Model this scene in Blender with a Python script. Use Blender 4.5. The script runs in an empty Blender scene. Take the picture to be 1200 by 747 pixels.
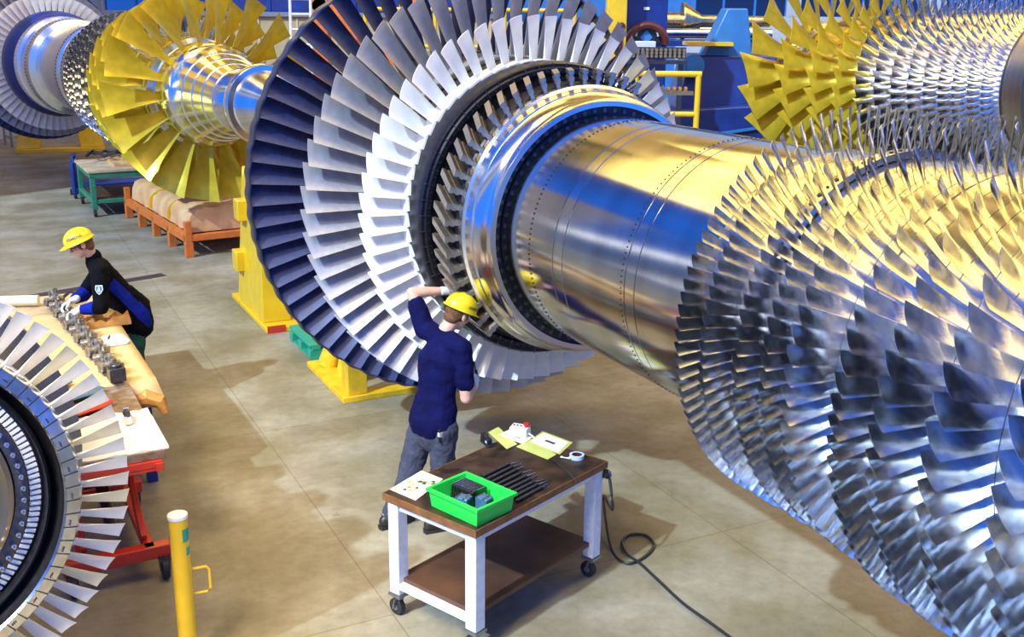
import bpy, bmesh, math, random
import numpy as np
from mathutils import Vector, Matrix, Euler
random.seed(7); np.random.seed(7)
PI = math.pi
scene = bpy.context.scene
COL = scene.collection
# ------------------------------------------------------------------ camera
CAM_F, CAM_TH, CAM_RO, CAM_H = 1250.0, 0.281126, 0.009264, 3.711
cam_d = bpy.data.cameras.new('camera'); cam = bpy.data.objects.new('camera', cam_d); COL.objects.link(cam)
cam_d.sensor_width = 36; cam_d.lens = CAM_F / 1200 * 36; cam_d.clip_end = 300; cam_d.clip_start = 0.05
CAM_M = Matrix.Translation((0, 0, CAM_H)) @ Matrix.Rotation(PI/2 - CAM_TH, 4, 'X') @ Matrix.Rotation(CAM_RO, 4, 'Z')
cam.matrix_world = CAM_M
scene.camera = cam
O = np.array([0, 0, CAM_H])
def ray(u, v):
    d = CAM_M.to_3x3() @ Vector((u - 600, 373.5 - v, -CAM_F)); return np.array(d.normalized())
def fl(u, v, z=0.0):
    r = ray(u, v); return O + r * (z - CAM_H) / r[2]
def at(u, v, Y):
    r = ray(u, v); return O + r * Y / r[1]
CAM_I = CAM_M.inverted()
def pj(p):
    q = CAM_I @ Vector(p); return 600 + CAM_F * q.x / -q.z, 373.5 - CAM_F * q.y / -q.z
# ------------------------------------------------------------------ materials
def nt(m):
    m.use_nodes = True; return m.node_tree.nodes, m.node_tree.links
def mat(name, col, rough=.5, metal=0., var=.0, scale=8., bump=0., bscale=40., col2=None, spec=.5, coat=0., detail=4, rvar=0.):
    m = bpy.data.materials.new(name); N, L = nt(m); b = N['Principled BSDF']
    b.inputs['Roughness'].default_value = rough; b.inputs['Metallic'].default_value = metal
    b.inputs['Specular IOR Level'].default_value = spec; b.inputs['Coat Weight'].default_value = coat
    b.inputs['Base Color'].default_value = (*col, 1)
    tc = N.new('ShaderNodeTexCoord')
    nz = N.new('ShaderNodeTexNoise'); nz.inputs['Scale'].default_value = scale; nz.inputs['Detail'].default_value = detail
    L.new(tc.outputs['Object'], nz.inputs['Vector'])
    rp = N.new('ShaderNodeValToRGB'); rp.color_ramp.elements[0].position = .35; rp.color_ramp.elements[1].position = .68
    if col2 is None: col2 = tuple(min(1, c * (1 + var)) for c in col); c1 = tuple(c * (1 - var) for c in col)
    else: c1 = col
    rp.color_ramp.elements[0].color = (*c1, 1); rp.color_ramp.elements[1].color = (*col2, 1)
    L.new(nz.outputs['Fac'], rp.inputs['Fac']); L.new(rp.outputs['Color'], b.inputs['Base Color'])
    if rvar:
        mr = N.new('ShaderNodeMapRange'); mr.inputs[1].default_value = .3; mr.inputs[2].default_value = .7
        mr.inputs[3].default_value = max(0, rough - rvar); mr.inputs[4].default_value = rough + rvar
        L.new(nz.outputs['Fac'], mr.inputs[0]); L.new(mr.outputs[0], b.inputs['Roughness'])
    if bump:
        n2 = N.new('ShaderNodeTexNoise'); n2.inputs['Scale'].default_value = bscale; n2.inputs['Detail'].default_value = 5
        L.new(tc.outputs['Object'], n2.inputs['Vector'])
        bp = N.new('ShaderNodeBump'); bp.inputs['Strength'].default_value = bump; bp.inputs['Distance'].default_value = .02
        L.new(n2.outputs['Fac'], bp.inputs['Height']); L.new(bp.outputs['Normal'], b.inputs['Normal'])
    return m
def turned_metal(name, col, rough=.2, ring=160., bump=.12, col2=None):
    """lathe-turned metal: fine rings around the local Y axis"""
    m = bpy.data.materials.new(name); N, L = nt(m); b = N['Principled BSDF']
    b.inputs['Metallic'].default_value = 1; b.inputs['Roughness'].default_value = rough
    tc = N.new('ShaderNodeTexCoord'); sp = N.new('ShaderNodeSeparateXYZ'); L.new(tc.outputs['Object'], sp.inputs[0])
    cb = N.new('ShaderNodeCombineXYZ'); ln = N.new('ShaderNodeVectorMath'); ln.operation = 'LENGTH'
    c2 = N.new('ShaderNodeCombineXYZ'); L.new(sp.outputs[0], c2.inputs[0]); L.new(sp.outputs[2], c2.inputs[2])
    L.new(c2.outputs[0], ln.inputs[0])
    L.new(sp.outputs[1], cb.inputs[1]); L.new(ln.outputs['Value'], cb.inputs[0])
    nz = N.new('ShaderNodeTexNoise'); nz.inputs['Scale'].default_value = ring; nz.inputs['Detail'].default_value = 3
    L.new(cb.outputs[0], nz.inputs['Vector'])
    n3 = N.new('ShaderNodeTexNoise'); n3.inputs['Scale'].default_value = 5; n3.inputs['Detail'].default_value = 3
    L.new(cb.outputs[0], n3.inputs['Vector'])
    rp = N.new('ShaderNodeValToRGB'); c2_ = col2 or tuple(c * .8 for c in col)
    rp.color_ramp.elements[0].color = (*c2_, 1); rp.color_ramp.elements[1].color = (*col, 1)
    rp.color_ramp.elements[0].position = .35; rp.color_ramp.elements[1].position = .6
    L.new(n3.outputs['Fac'], rp.inputs['Fac']); L.new(rp.outputs['Color'], b.inputs['Base Color'])
    mr = N.new('ShaderNodeMapRange'); mr.inputs[3].default_value = rough * .75; mr.inputs[4].default_value = rough * 1.35
    L.new(nz.outputs['Fac'], mr.inputs[0]); L.new(mr.outputs[0], b.inputs['Roughness'])
    bp = N.new('ShaderNodeBump'); bp.inputs['Strength'].default_value = bump; bp.inputs['Distance'].default_value = .002
    L.new(nz.outputs['Fac'], bp.inputs['Height']); L.new(bp.outputs['Normal'], b.inputs['Normal'])
    return m
M = {}
M['steel'] = turned_metal('turned_steel', (.80, .78, .76), .17)
M['shaft_steel'] = turned_metal('brushed_shaft_steel', (.58, .57, .56), .12, bump=.05)
M['steel_dark'] = turned_metal('dark_turned_steel', (.30, .29, .29), .28)
M['steel_brown'] = turned_metal('brown_turned_steel', (.36, .29, .22), .3)
M['blade_steel'] = mat('polished_blade_steel', (.74, .76, .80), .15, 1, .06, 20, rvar=.04)
M['blade_yellow'] = mat('yellow_blade_coating', (.66, .50, .035), .34, .5, .12, 6)
M['blade_dark'] = mat('dark_blue_blade_coating', (.035, .048, .14), .5, .2, .2, 14, .05, 120)
M['blade_grey'] = mat('grey_blade_coating', (.42, .42, .45), .42, .35, .1, 14, .04, 150)
M['blade_white'] = mat('white_ceramic_coating', (.88, .86, .80), .5, 0, .05, 10, .03, 150)
M['blade_cream'] = mat('cream_ceramic_coating', (.88, .80, .54), .5, 0, .05, 10, .03, 150)
M['shroud'] = mat('shroud_edge_metal', (.10, .11, .16), .35, .8, .15, 20)
M['black_metal'] = mat('black_metal', (.025, .025, .032), .32, .6, .3, 20)
M['root'] = mat('blade_root_metal', (.42, .36, .28), .35, .9, .15, 30)
M['hole'] = mat('bore_black', (.008, .008, .01), .5)
M['yellow_paint'] = mat('yellow_machine_paint', (.80, .50, .012), .38, 0, .08, 5, .03, 60, coat=.2)
M['yellow_rail'] = mat('yellow_rail_paint', (.82, .52, .015), .4, 0, .05, 5)
M['worn_yellow'] = mat('worn_yellow_paint', (.78, .48, .015), .45, 0, .15, 9, .05, 50)
M['red_paint'] = mat('red_machine_paint', (.62, .035, .015), .4, 0, .12, 8, .03, 50, coat=.2)
M['orange_paint'] = mat('orange_steel_paint', (.66, .16, .02), .5, 0, .15, 8, .03, 50)
M['blue_paint'] = mat('blue_machine_paint', (.006, .03, .20), .38, 0, .2, 3, .02, 40, coat=.15)
M['blue_light'] = mat('light_blue_paint', (.03, .17, .45), .4, 0, .1, 3)
M['green_paint'] = mat('green_steel_paint', (.03, .22, .12), .5, 0, .15, 8)
M['green_plastic'] = mat('bright_green_plastic', (.02, .62, .075), .38, 0, .05, 6)
M['teal_plastic'] = mat('teal_plastic', (.02, .33, .2), .5, 0, .1, 6)
M['white_steel'] = mat('scuffed_white_steel', (.72, .76, .80), .45, 0, .08, 25, .03, 60)
M['table_wood'] = mat('oily_dark_board', (.012, .008, .006), .5, 0, .5, 7, .08, 50, col2=(.062, .03, .015), rvar=.12)
M['table_edge'] = mat('board_edge', (.20, .085, .03), .5, 0, .3, 12)
M['shelf_wood'] = mat('dark_shelf_board', (.06, .028, .016), .45, 0, .4, 4, .06, 40, col2=(.13, .06, .03))
M['rubber'] = mat('black_rubber', (.018, .018, .02), .6, 0, .2, 20)
M['caster_grey'] = mat('caster_steel', (.35, .36, .38), .4, .9, .1, 20)
M['paper_brown'] = mat('brown_wrapping_paper', (.62, .32, .12), .5, 0, .15, 3, .4, 5, col2=(.78, .48, .24))
M['paper_tan'] = mat('tan_paper', (.72, .52, .24), .6, 0, .08, 4, .15, 8)
M['paper_orange'] = mat('waxed_orange_paper', (.52, .25, .06), .45, 0, .2, 7, .3, 12)
M['paper_white'] = mat('white_paper', (.85, .84, .78), .6, 0, .02, 8)
M['paper_cream'] = mat('cream_paper', (.86, .82, .55), .55, 0, .04, 8)
M['sleeve_yellow'] = mat('yellow_green_sleeve', (.55, .58, .16), .35, 0, .1, 6)
M['white_cloth'] = mat('white_sheet', (.86, .84, .78), .6, 0, .04, 4, .12, 8)
M['plywood'] = mat('stained_plywood', (.62, .45, .27), .55, 0, .2, 4, .05, 20)
M['rust'] = mat('rusty_plate', (.17, .10, .06), .6, .2, .45, 14, .1, 50, col2=(.32, .25, .19))
M['chrome'] = mat('bright_steel', (.68, .68, .70), .2, 1, .12, 20)
M['link_steel'] = mat('oiled_link_steel', (.30, .29, .28), .35, .8, .5, 30)
M['gunmetal'] = mat('gunmetal', (.10, .10, .115), .3, .85, .25, 30)
M['black_plastic'] = mat('black_plastic', (.016, .016, .02), .35, 0, .2, 20)
M['blue_box'] = mat('blue_steel_box', (.10, .22, .45), .3, .4, .2, 20)
M['grey_plastic'] = mat('light_grey_plastic', (.66, .68, .68), .4, 0, .04, 10)
M['red_plastic'] = mat('red_plastic', (.75, .02, .02), .35)
M['tape_blue'] = mat('pale_blue_tape', (.45, .58, .75), .5, 0, .04, 10)
M['helmet'] = mat('yellow_helmet_shell', (.92, .66, .006), .3, 0, .03, 6, coat=.4)
M['letters'] = mat('dark_lettering', (.05, .045, .02), .5)
M['navy'] = mat('navy_cotton', (.004, .005, .052), .9, 0, .25, 10, .5, 14, spec=.12)
M['work_trousers'] = mat('grey_work_cloth', (.042, .05, .088), .9, 0, .25, 9, .5, 16)
M['jacket_black'] = mat('black_jacket_cloth', (.004, .004, .006), .9, 0, .3, 10, .5, 14, spec=.1)
M['jacket_blue'] = mat('royal_blue_cloth', (.006, .018, .26), .9, 0, .2, 10, .4, 14, spec=.12)
M['green_trousers'] = mat('dark_green_cloth', (.01, .07, .05), .85, 0, .2, 10, .4, 14)
M['skin'] = mat('skin', (.72, .42, .30), .5, 0, .06, 12)
M['hair'] = mat('brown_hair', (.17, .07, .025), .6, 0, .3, 60, .5, 200)
M['glove'] = mat('white_knit_glove', (.80, .83, .87), .8, 0, .04, 30, .3, 120)
M['shoe'] = mat('black_shoe_leather', (.02, .02, .022), .45, 0, .2, 20)
M['sole'] = mat('grey_shoe_trim', (.30, .30, .31), .6)
M['lens'] = mat('dark_spectacle_frame', (.02, .02, .025), .25)
M['cable'] = mat('black_cable', (.02, .022, .024), .5)
M['tan_panel'] = mat('tan_partition', (.42, .33, .17), .6, 0, .12, 2)
M['floor_steel'] = mat('dark_floor_steel', (.07, .06, .07), .45, .6, .2, 12)
M['wall_panel'] = mat('pale_wall_panel', (.50, .49, .44), .7, 0, .1, 1.5)
M['dark_red'] = mat('dark_brown_red_paint', (.10, .018, .012), .4, 0, .3, 6)
M['gold'] = turned_metal('gold_bronze_metal', (.72, .52, .24), .25)
M['sticker'] = mat('pale_label', (.72, .78, .82), .5)
# ------------------------------------------------------------------ mesh builder
class MB:
    def __init__(s): s.v = []; s.f = []; s.m = []; s.mi = 0
    def add(s, vs, fs):
        o = len(s.v); s.v += [tuple(map(float, p)) for p in vs]
        s.f += [tuple(i + o for i in f) for f in fs]; s.m += [s.mi] * len(fs); return s
    def box(s, c, size, R=None):
        R = R or Matrix.Identity(3); c = Vector(c); x, y, z = [k / 2 for k in size]
        p = [c + R @ Vector((i * x, j * y, k * z)) for k in (-1, 1) for j in (-1, 1) for i in (-1, 1)]
        return s.add(p, [(0, 2, 3, 1), (4, 5, 7, 6), (0, 1, 5, 4), (2, 6, 7, 3), (0, 4, 6, 2), (1, 3, 7, 5)])
    def bar(s, a, b, w, h, up=(0, 0, 1)):
        a = Vector(a); b = Vector(b); y = (b - a); Lg = y.length; y.normalize(); up = Vector(up)
        if abs(y.dot(up)) > .98: up = Vector((1, 0, 0))
        x = y.cross(up).normalized(); z = x.cross(y)
        R = Matrix((x, y, z)).transposed(); return s.box((a + b) / 2, (w, Lg, h), R)
    def hexa(s, b, t):
        n = len(b); return s.add(list(b) + list(t), [tuple(range(n))[::-1], tuple(range(n, 2 * n))] + [(i, (i + 1) % n, n + (i + 1) % n, n + i) for i in range(n)])
    def prism(s, poly, z0, z1):
        return s.hexa([(x, y, z0) for x, y in poly], [(x, y, z1) for x, y in poly])
    def sweep(s, pts, rad, n=12, hint=(0, 0, 1), cap=True, closed=False):
        """rings along a path; rad: r or (rx, ry) per point; rx lies along the hint's perpendicular-free direction"""
        P = [Vector(p) for p in pts]; k = len(P)
        vs = []; H = Vector(hint)
        for i in range(k):
            if closed: t = P[(i + 1) % k] - P[i - 1]
            else: t = P[min(i + 1, k - 1)] - P[max(i - 1, 0)]
            t.normalize(); h = Vector(hint) - t * Vector(hint).dot(t)
            if h.length < .15:
                h = H - t * H.dot(t)
                if h.length < .15: h = t.orthogonal()
            h.normalize(); H = h
            w = t.cross(h); r = rad[i] if hasattr(rad, '__len__') else rad
            rx, ry = (r, r) if not hasattr(r, '__len__') else r
            for j in range(n):
                an = 2 * PI * j / n; vs.append(P[i] + h * (rx * math.cos(an)) + w * (ry * math.sin(an)))
        fs = []
        for i in range(k if closed else k - 1):
            i2 = (i + 1) % k
            for j in range(n): fs.append((i * n + j, i * n + (j + 1) % n, i2 * n + (j + 1) % n, i2 * n + j))
        if cap and not closed:
            fs.append(tuple(range(n))[::-1]); fs.append(tuple((k - 1) * n + j for j in range(n)))
        return s.add(vs, fs)
    def cyl(s, a, b, r, r2=None, n=16): return s.sweep([a, b], [float(r), float(r if r2 is None else r2)], n)
    def caps(s, pts, rad, n=12, hint=(0, 0, 1)):
        """sweep with rounded ends"""
        P = [Vector(p) for p in pts]; R = [(float(r), float(r)) if not hasattr(r, '__len__') else r for r in rad]
        P2 = []; R2 = []
        d = (P[0] - P[1]).normalized(); m = min(R[0])
        for a in (1.45, 1.0, .5): P2.append(P[0] + d * m * math.sin(a)); R2.append((R[0][0] * math.cos(a), R[0][1] * math.cos(a)))
        P2 += P; R2 += R
        d = (P[-1] - P[-2]).normalized(); m = min(R[-1])
        for a in (.5, 1.0, 1.45): P2.append(P[-1] + d * m * math.sin(a)); R2.append((R[-1][0] * math.cos(a), R[-1][1] * math.cos(a)))
        return s.sweep(P2, R2, n, hint)
    def ell(s, c, r, R=None, nu=20, nv=12):
        c = Vector(c); R = R or Matrix.Identity(3); vs = []
        for i in range(nv + 1):
            ph = PI * i / nv
            for j in range(nu):
                t = 2 * PI * j / nu
                vs.append(c + R @ Vector((r[0] * math.sin(ph) * math.cos(t), r[1] * math.sin(ph) * math.sin(t), r[2] * math.cos(ph))))
        fs = [(i * nu + j, (i + 1) * nu + j, (i + 1) * nu + (j + 1) % nu, i * nu + (j + 1) % nu) for i in range(nv) for j in range(nu)]
        return s.add(vs, fs)
    def lathe(s, prof, n=96, wob=None, a0=0., a1=None):
        """profile [(y, r)] turned about local Y"""
        vs = []
        for (y, r) in prof:
            for j in range(n):
                t = 2 * PI * j / n; q = r * (wob(t, y, r) if wob else 1); vs.append((q * math.cos(t), y, q * math.sin(t)))
        fs = [(i * n + j, i * n + (j + 1) % n, (i + 1) * n + (j + 1) % n, (i + 1) * n + j) for i in range(len(prof) - 1) for j in range(n)]
        return s.add(vs, fs)
    def torus(s, c, R_, r, axis=(0, 0, 1), n=28, k=10):
        ax = Vector(axis).normalized(); h = ax.orthogonal().normalized(); w = ax.cross(h)
        pts = [Vector(c) + (h * math.cos(2 * PI * i / n) + w * math.sin(2 * PI * i / n)) * R_ for i in range(n)]
        return s.sweep(pts, [float(r)] * n, k, ax, closed=True)
    def mesh(s, name, mats, smooth=True, angle=35):
        me = bpy.data.meshes.new(name); me.from_pydata(s.v, [], s.f)
        for m in (mats if isinstance(mats, (list, tuple)) else [mats]): me.materials.append(M[m] if isinstance(m, str) else m)
        me.polygons.foreach_set('material_index', s.m); me.validate()
        bm = bmesh.new(); bm.from_mesh(me); bmesh.ops.recalc_face_normals(bm, faces=bm.faces); bm.to_mesh(me); bm.free()
        if smooth:
            me.polygons.foreach_set('use_smooth', [True] * len(me.polygons)); me.set_sharp_from_angle(angle=math.radians(angle))
        me.update(); return me
    def build(s, name, mats, parent=None, smooth=True, angle=35, bevel=0., loc=(0, 0, 0), rot=None):
        o = link(name, s.mesh(name, mats, smooth, angle), parent, loc, rot)
        if bevel:
            b = o.modifiers.new('bevel', 'BEVEL'); b.width = bevel; b.segments = 2; b.limit_method = 'ANGLE'; b.angle_limit = math.radians(40)
        return o
def link(name, me, parent=None, loc=(0, 0, 0), rot=None):
    o = bpy.data.objects.new(name, me); COL.objects.link(o); o.location = loc
    if rot is not None: o.rotation_euler = rot
    if parent: o.parent = parent
    return o
def tag(o, label=None, cat=None, group=None, kind=None):
    if label: o['label'] = label
    if cat: o['category'] = cat
    if group: o['group'] = group
    if kind: o['kind'] = kind
    return o
def thing(name, label, cat, loc=(0, 0, 0), rz=0., group=None):
    o = bpy.data.objects.new(name, None); COL.objects.link(o); o.location = loc; o.rotation_euler = (0, 0, rz); o.empty_display_size = .1
    return tag(o, label, cat, group)
def copy_tree(o, parent=None):
    c = o.copy(); COL.objects.link(c)
    if parent is not None: c.parent = parent
    for ch in [x for x in bpy.data.objects if x.parent == o]: copy_tree(ch, c)
    return c
def evald(o):
    dg = bpy.context.evaluated_depsgraph_get(); dg.update()
    return bpy.data.meshes.new_from_object(o.evaluated_get(dg))
def fuse(mb, voxel, mats, name, smooth=4, disp=None, subdiv=False):
    """join overlapping closed shapes into one continuous skin"""
    me = mb.mesh(name + '_src', mats); o = bpy.data.objects.new('tmp', me); COL.objects.link(o)
    r = o.modifiers.new('r', 'REMESH'); r.mode = 'VOXEL'; r.voxel_size = voxel
    if smooth:
        sm = o.modifiers.new('s', 'SMOOTH'); sm.iterations = smooth; sm.factor = .5
    if disp:
        tx = bpy.data.textures.new(name + '_folds', 'CLOUDS'); tx.noise_scale = disp[1]; tx.noise_depth = 2
        d = o.modifiers.new('d', 'DISPLACE'); d.texture = tx; d.strength = disp[0]; d.texture_coords = 'LOCAL'; d.mid_level = .5
    out = evald(o); bpy.data.objects.remove(o); bpy.data.meshes.remove(me)
    out.name = name; out.materials.clear()
    for m in (mats if isinstance(mats, (list, tuple)) else [mats]): out.materials.append(M[m])
    out.polygons.foreach_set('use_smooth', [True] * len(out.polygons)); return out
# ------------------------------------------------------------------ rotor kit
PHI = 0.467883
def blade_mesh(name, mat_, r0, r1, c0, c1, s0, s1, camber=.12, th=.09, ns=7, nc=8, rake=0., platform=True, taper=1., camber1=None, chordpow=1., tipcut=0.):
    """one airfoil blade: radial = +X from r0 to r1, axial = Y, tangential = Z; staggers in degrees off the axis"""
    vs = []; fs = []; n = 2 * nc
    camber1 = camber if camber1 is None else camber1
    for i in range(ns + 1):
        u = i / ns; ch = c0 + (c1 - c0) * u ** chordpow; st = math.radians(s0 + (s1 - s0) * u); r = r0 + (r1 - r0) * u
        cm = camber + (camber1 - camber) * u; tk = th * (1 - .45 * u * taper)
        a, b = -math.cos(st), math.sin(st)              # chord direction (axial, tangential)
        na, nb = -math.sin(st), -math.cos(st)           # face towards -axial
        ring = []
        for j in range(n):
            if j <= nc: x = j / nc; up = 1
            else: x = (n - j) / nc; up = -1
            t = tk * 2.9 * (math.sqrt(max(x, 0)) * .32 - .10 * x - .22 * x * x) + .006
            yc = -4 * cm * x * (1 - x)                  # hollow side faces -axial
            X = (x - .5) * ch; Yv = (yc + up * t * .5 * 1.0) * ch
            rr = r - tipcut * ch * x if i == ns else r
            ring.append((rr, X * a + Yv * na + rake * u, X * b + Yv * nb))
        vs += ring
    for i in range(ns):
        for j in range(n): fs.append((i * n + j, i * n + (j + 1) % n, (i + 1) * n + (j + 1) % n, (i + 1) * n + j))
    fs.append(tuple(range(n))[::-1]); fs.append(tuple(ns * n + j for j in range(n)))
    mb = MB(); mb.add(vs, fs)
    if platform:
        w = platform if not isinstance(platform, bool) else c0 * .5
        st = math.radians(s0) * .4; R = Matrix(((1, 0, 0), (0, math.cos(st), -math.sin(st)), (0, math.sin(st), math.cos(st))))
        mb.box((r0 - .006, 0, 0), (.018, c0 * .95, w), R)
    return mb.mesh(name, mat_, True, 50)
def at_angle(t, y=0.):
    c, s_ = math.cos(t), math.sin(t)
    return Matrix(((c, 0, -s_, 0), (0, 1, 0, y), (s_, 0, c, 0), (0, 0, 0, 1)))
def merge_mesh(name, items, mats):
    """one mesh out of many copies (what nobody would count)"""
    V = []; F = []; off = 0; lt = []; ls = []; MI = []
    cache = {}
    for me, mx, mi in items:
        if me not in cache:
            co = np.empty(len(me.vertices) * 3); me.vertices.foreach_get('co', co)
            lv = np.empty(len(me.loops), int); me.loops.foreach_get('vertex_index', lv)
            pt = np.empty(len(me.polygons), int); me.polygons.foreach_get('loop_total', pt)
            cache[me] = (co.reshape(-1, 3), lv, pt)
        co, lv, pt = cache[me]; A = np.array(mx)
        V.append(co @ A[:3, :3].T + A[:3, 3]); F.append(lv + off); lt.append(pt); off += len(co); MI.append(np.full(len(pt), mi))
    V = np.concatenate(V); F = np.concatenate(F); lt = np.concatenate(lt); MI = np.concatenate(MI)
    me = bpy.data.meshes.new(name); me.vertices.add(len(V)); me.vertices.foreach_set('co', V.ravel())
    me.loops.add(len(F)); me.loops.foreach_set('vertex_index', F); me.polygons.add(len(lt))
    me.polygons.foreach_set('loop_start', np.concatenate([[0], np.cumsum(lt)[:-1]])); me.polygons.foreach_set('loop_total', lt)
    me.polygons.foreach_set('material_index', MI)
    for m in mats: me.materials.append(M[m])
    me.update(calc_edges=True); me.polygons.foreach_set('use_smooth', [True] * len(lt)); me.set_sharp_from_angle(angle=math.radians(50)); return me
def in_view(p, facing=None):
    q = CAM_I @ Vector(p)
    if q.z > -.3: return None
    u, v = 600 + CAM_F * q.x / -q.z, 373.5 - CAM_F * q.y / -q.z
    if not (-20 < u < 1220 and -20 < v < 767): return None
    if facing is not None:
        to = (Vector((0, 0, CAM_H)) - Vector(p)).normalized()
        if facing.dot(to) < -.12: return None
    return -q.z
def place_blades(root, zc, name, rows, limit=100, stuff_mats=None, keep_hidden=True):
    """rows: (mesh, y, count, phase, tip radius). The largest in view become parts of their own, the rest one part."""
    W = Matrix.Translation(root.location) @ Matrix.Rotation(root.rotation_euler.z, 4, 'Z') @ Matrix.Translation((0, 0, zc))
    L_ = []
    for me, y, cnt, ph, R in rows:
        for i in range(cnt):
            t = ph + 2 * PI * i / cnt; mx = at_angle(t, y)
            pw = W @ (mx @ Vector((R, 0, 0))); fc = (W.to_3x3() @ Vector((math.cos(t), 0, math.sin(t))))
            dd = in_view(pw, fc)
            L_.append((dd if dd is not None else 1e6 + (pw - Vector((0, 0, CAM_H))).length, me, mx))
    L_.sort(key=lambda q: q[0])
    for dd, me, mx in L_[:limit]:
        o = link(name, me, root); o.matrix_local = Matrix.Translation((0, 0, zc)) @ mx
    rest = L_[limit:]
    if rest:
        mats = stuff_mats or [rest[0][1].materials[0].name]
        names = []; items = []
        for dd, me, mx in rest:
            nm = me.materials[0]
            if nm not in names: names.append(nm)
            items.append((me, mx, names.index(nm)))
        me = merge_mesh(name + '_rows', items, [])
        for nm in names: me.materials.append(nm)
        o = link(name + '_rows', me, root, (0, 0, zc)); o['kind'] = 'stuff'
def ring_of(mb, n, fn):
    for i in range(n): fn(2 * PI * i / n)
def pol(t, r, y): return (r * math.cos(t), y, r * math.sin(t))
# ------------------------------------------------------------------ the big rotor in the middle
ZC = 2.2415; AX = 3.905
nrm = np.array([math.cos(PHI), math.sin(PHI), 0]); axd = np.array([-math.sin(PHI), math.cos(PHI), 0])
def rp(n_, s_, z=0.): return tuple(nrm * n_ + axd * s_ + np.array([0, 0, z]))
rot = thing('gas_turbine_rotor', 'huge bare gas turbine rotor across the middle, its white blade ring beside the standing worker', 'turbine rotor', rp(AX, 0), PHI)
C0 = (0, 0, ZC)
# shaft drum
mb = MB(); prof = [(4.06, .0), (4.06, .79)]
for s_ in (4.12, 4.70, 4.80, 5.50, 5.62):
    prof += [(s_ - .006, .79), (s_ - .004, .784), (s_ + .004, .784), (s_ + .006, .79)]
prof += [(6.34, .79), (6.34, .0)]
mb.lathe(prof, 160); mb.mi = 1
for s_, n_, r in ((5.93, 150, .0055), (4.835, 150, .0035)):
    for i in range(n_):
        t = 2 * PI * i / n_; mb.cyl(pol(t, .785, s_), pol(t, .7935, s_), r * 1.25, n=8)
mb.build('shaft_drum', ['shaft_steel', 'hole'], rot, loc=C0)
# collar with two lips
mb = MB(); mb.lathe([(6.36, .775), (6.36, .845), (6.30, .850), (6.30, .885), (6.315, .8915), (6.34, .8915), (6.36, .905), (6.40, .925), (6.47, .938), (6.475, .932), (6.49, .932), (6.495, .942), (6.56, .957), (6.575, .975), (6.61, .9775), (6.64, .975), (6.645, .93), (6.70, .93)], 160)
mb.build('stepped_collar', 'steel', rot, loc=C0)
mb = MB(); mb.lathe([(6.352, .785), (6.352, .848), (6.37, .848), (6.37, .785)], 128); mb.mi = 1
for i in range(64):
    t = 2 * PI * i / 64; mb.cyl(pol(t, .818, 6.346), pol(t, .818, 6.36), .0165, n=10)
mb.build('groove_ring', ['black_metal', 'gunmetal'], rot, loc=C0)
# disc that holds the empty root blocks
mb = MB(); mb.lathe([(6.62, .60), (6.62, .955), (6.66, .985), (6.86, .985), (6.90, .95), (6.90, .6)], 128); mb.build('root_disc', 'black_metal', rot, loc=C0)
mb = MB()
for (x0, x1, w) in ((.975, 1.005, .030), (1.005, 1.03, .045), (1.03, 1.05, .032), (1.05, 1.078, .047)):
    mb.hexa([(x0, -.11, -w / 2 + .05), (x0, -.11, w / 2 + .05), (x0, .11, w / 2 - .05), (x0, .11, -w / 2 - .05)],
            [(x1, -.11, -w / 2 + .05), (x1, -.11, w / 2 + .05), (x1, .11, w / 2 - .05), (x1, .11, -w / 2 - .05)])
root_me = mb.mesh('blade_root_block', 'root', False)
for i in range(58):
    if not 62 < (360 * i / 58) < 229: continue                  # blocks on the right and lower side have been taken out
    o = link('blade_root_block', root_me, rot); o.matrix_local = Matrix.Translation(C0) @ at_angle(2 * PI * i / 58, 6.74)
# dark seal ring
mb = MB(); mb.lathe([(6.92, .86), (7.0, .88), (7.0, 1.02), (6.985, 1.035), (6.985, 1.07), (7.0, 1.08), (7.0, 1.10), (7.03, 1.115), (7.18, 1.118), (7.2, 1.10), (7.3, 1.10), (7.3, .86)], 160)
mb.mi = 1
for i in range(60):
    t = 2 * PI * (i + .5) / 60
    mb.bar(pol(t, 1.03, 6.983), pol(t, 1.112, 6.994), .005, .006); mb.cyl(pol(t + .05, 1.052, 6.98), pol(t + .05, 1.052, 6.99), .008, n=8)
mb.build('seal_ring', ['black_metal', 'gunmetal'], rot, loc=C0)
mb = MB(); mb.bar(pol(1.05, 1.06, 6.96), pol(1.13, 1.06, 6.96), .06, .05); mb.torus(pol(1.03, 1.09, 6.94), .025, .007, (0, 1, 0), 14, 6); mb.cyl(pol(1.09, 1.06, 6.96), pol(1.09, 1.15, 6.96), .008, n=8)
mb.build('locking_clip', 'chrome', rot, loc=C0)
# turbine drum that carries the three blade rows
mb = MB(); mb.lathe([(7.25, .5), (7.25, 1.10), (7.55, 1.12), (7.55, 1.02), (7.62, 1.02), (7.62, 1.12), (8.15, 1.14), (8.15, 1.0), (8.3, 1.0), (8.3, 1.14), (8.98, 1.14), (9.0, 1.08), (9.02, .7), (9.25, .55), (9.3, .5), (13.5, .5), (13.5, 0)], 128)
mb.build('turbine_drum', 'steel_dark', rot, loc=C0)
bC = blade_mesh('white_turbine_blade', 'blade_white', 1.115, 1.444, .19, .19, 40, 58, .15, .17, platform=.112, camber1=.09, tipcut=.10)
bCc = bC.copy(); bCc.materials[0] = M['blade_cream']
bB = blade_mesh('grey_turbine_blade', 'blade_grey', 1.13, 1.727, .21, .225, 38, 60, .13, .12, ns=8, platform=.115, camber1=.04, tipcut=.08)
bA = blade_mesh('dark_turbine_blade', 'blade_dark', 1.13, 1.93, .22, .20, 38, 62, .12, .10, ns=8, platform=.105, camber1=.05)
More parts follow.
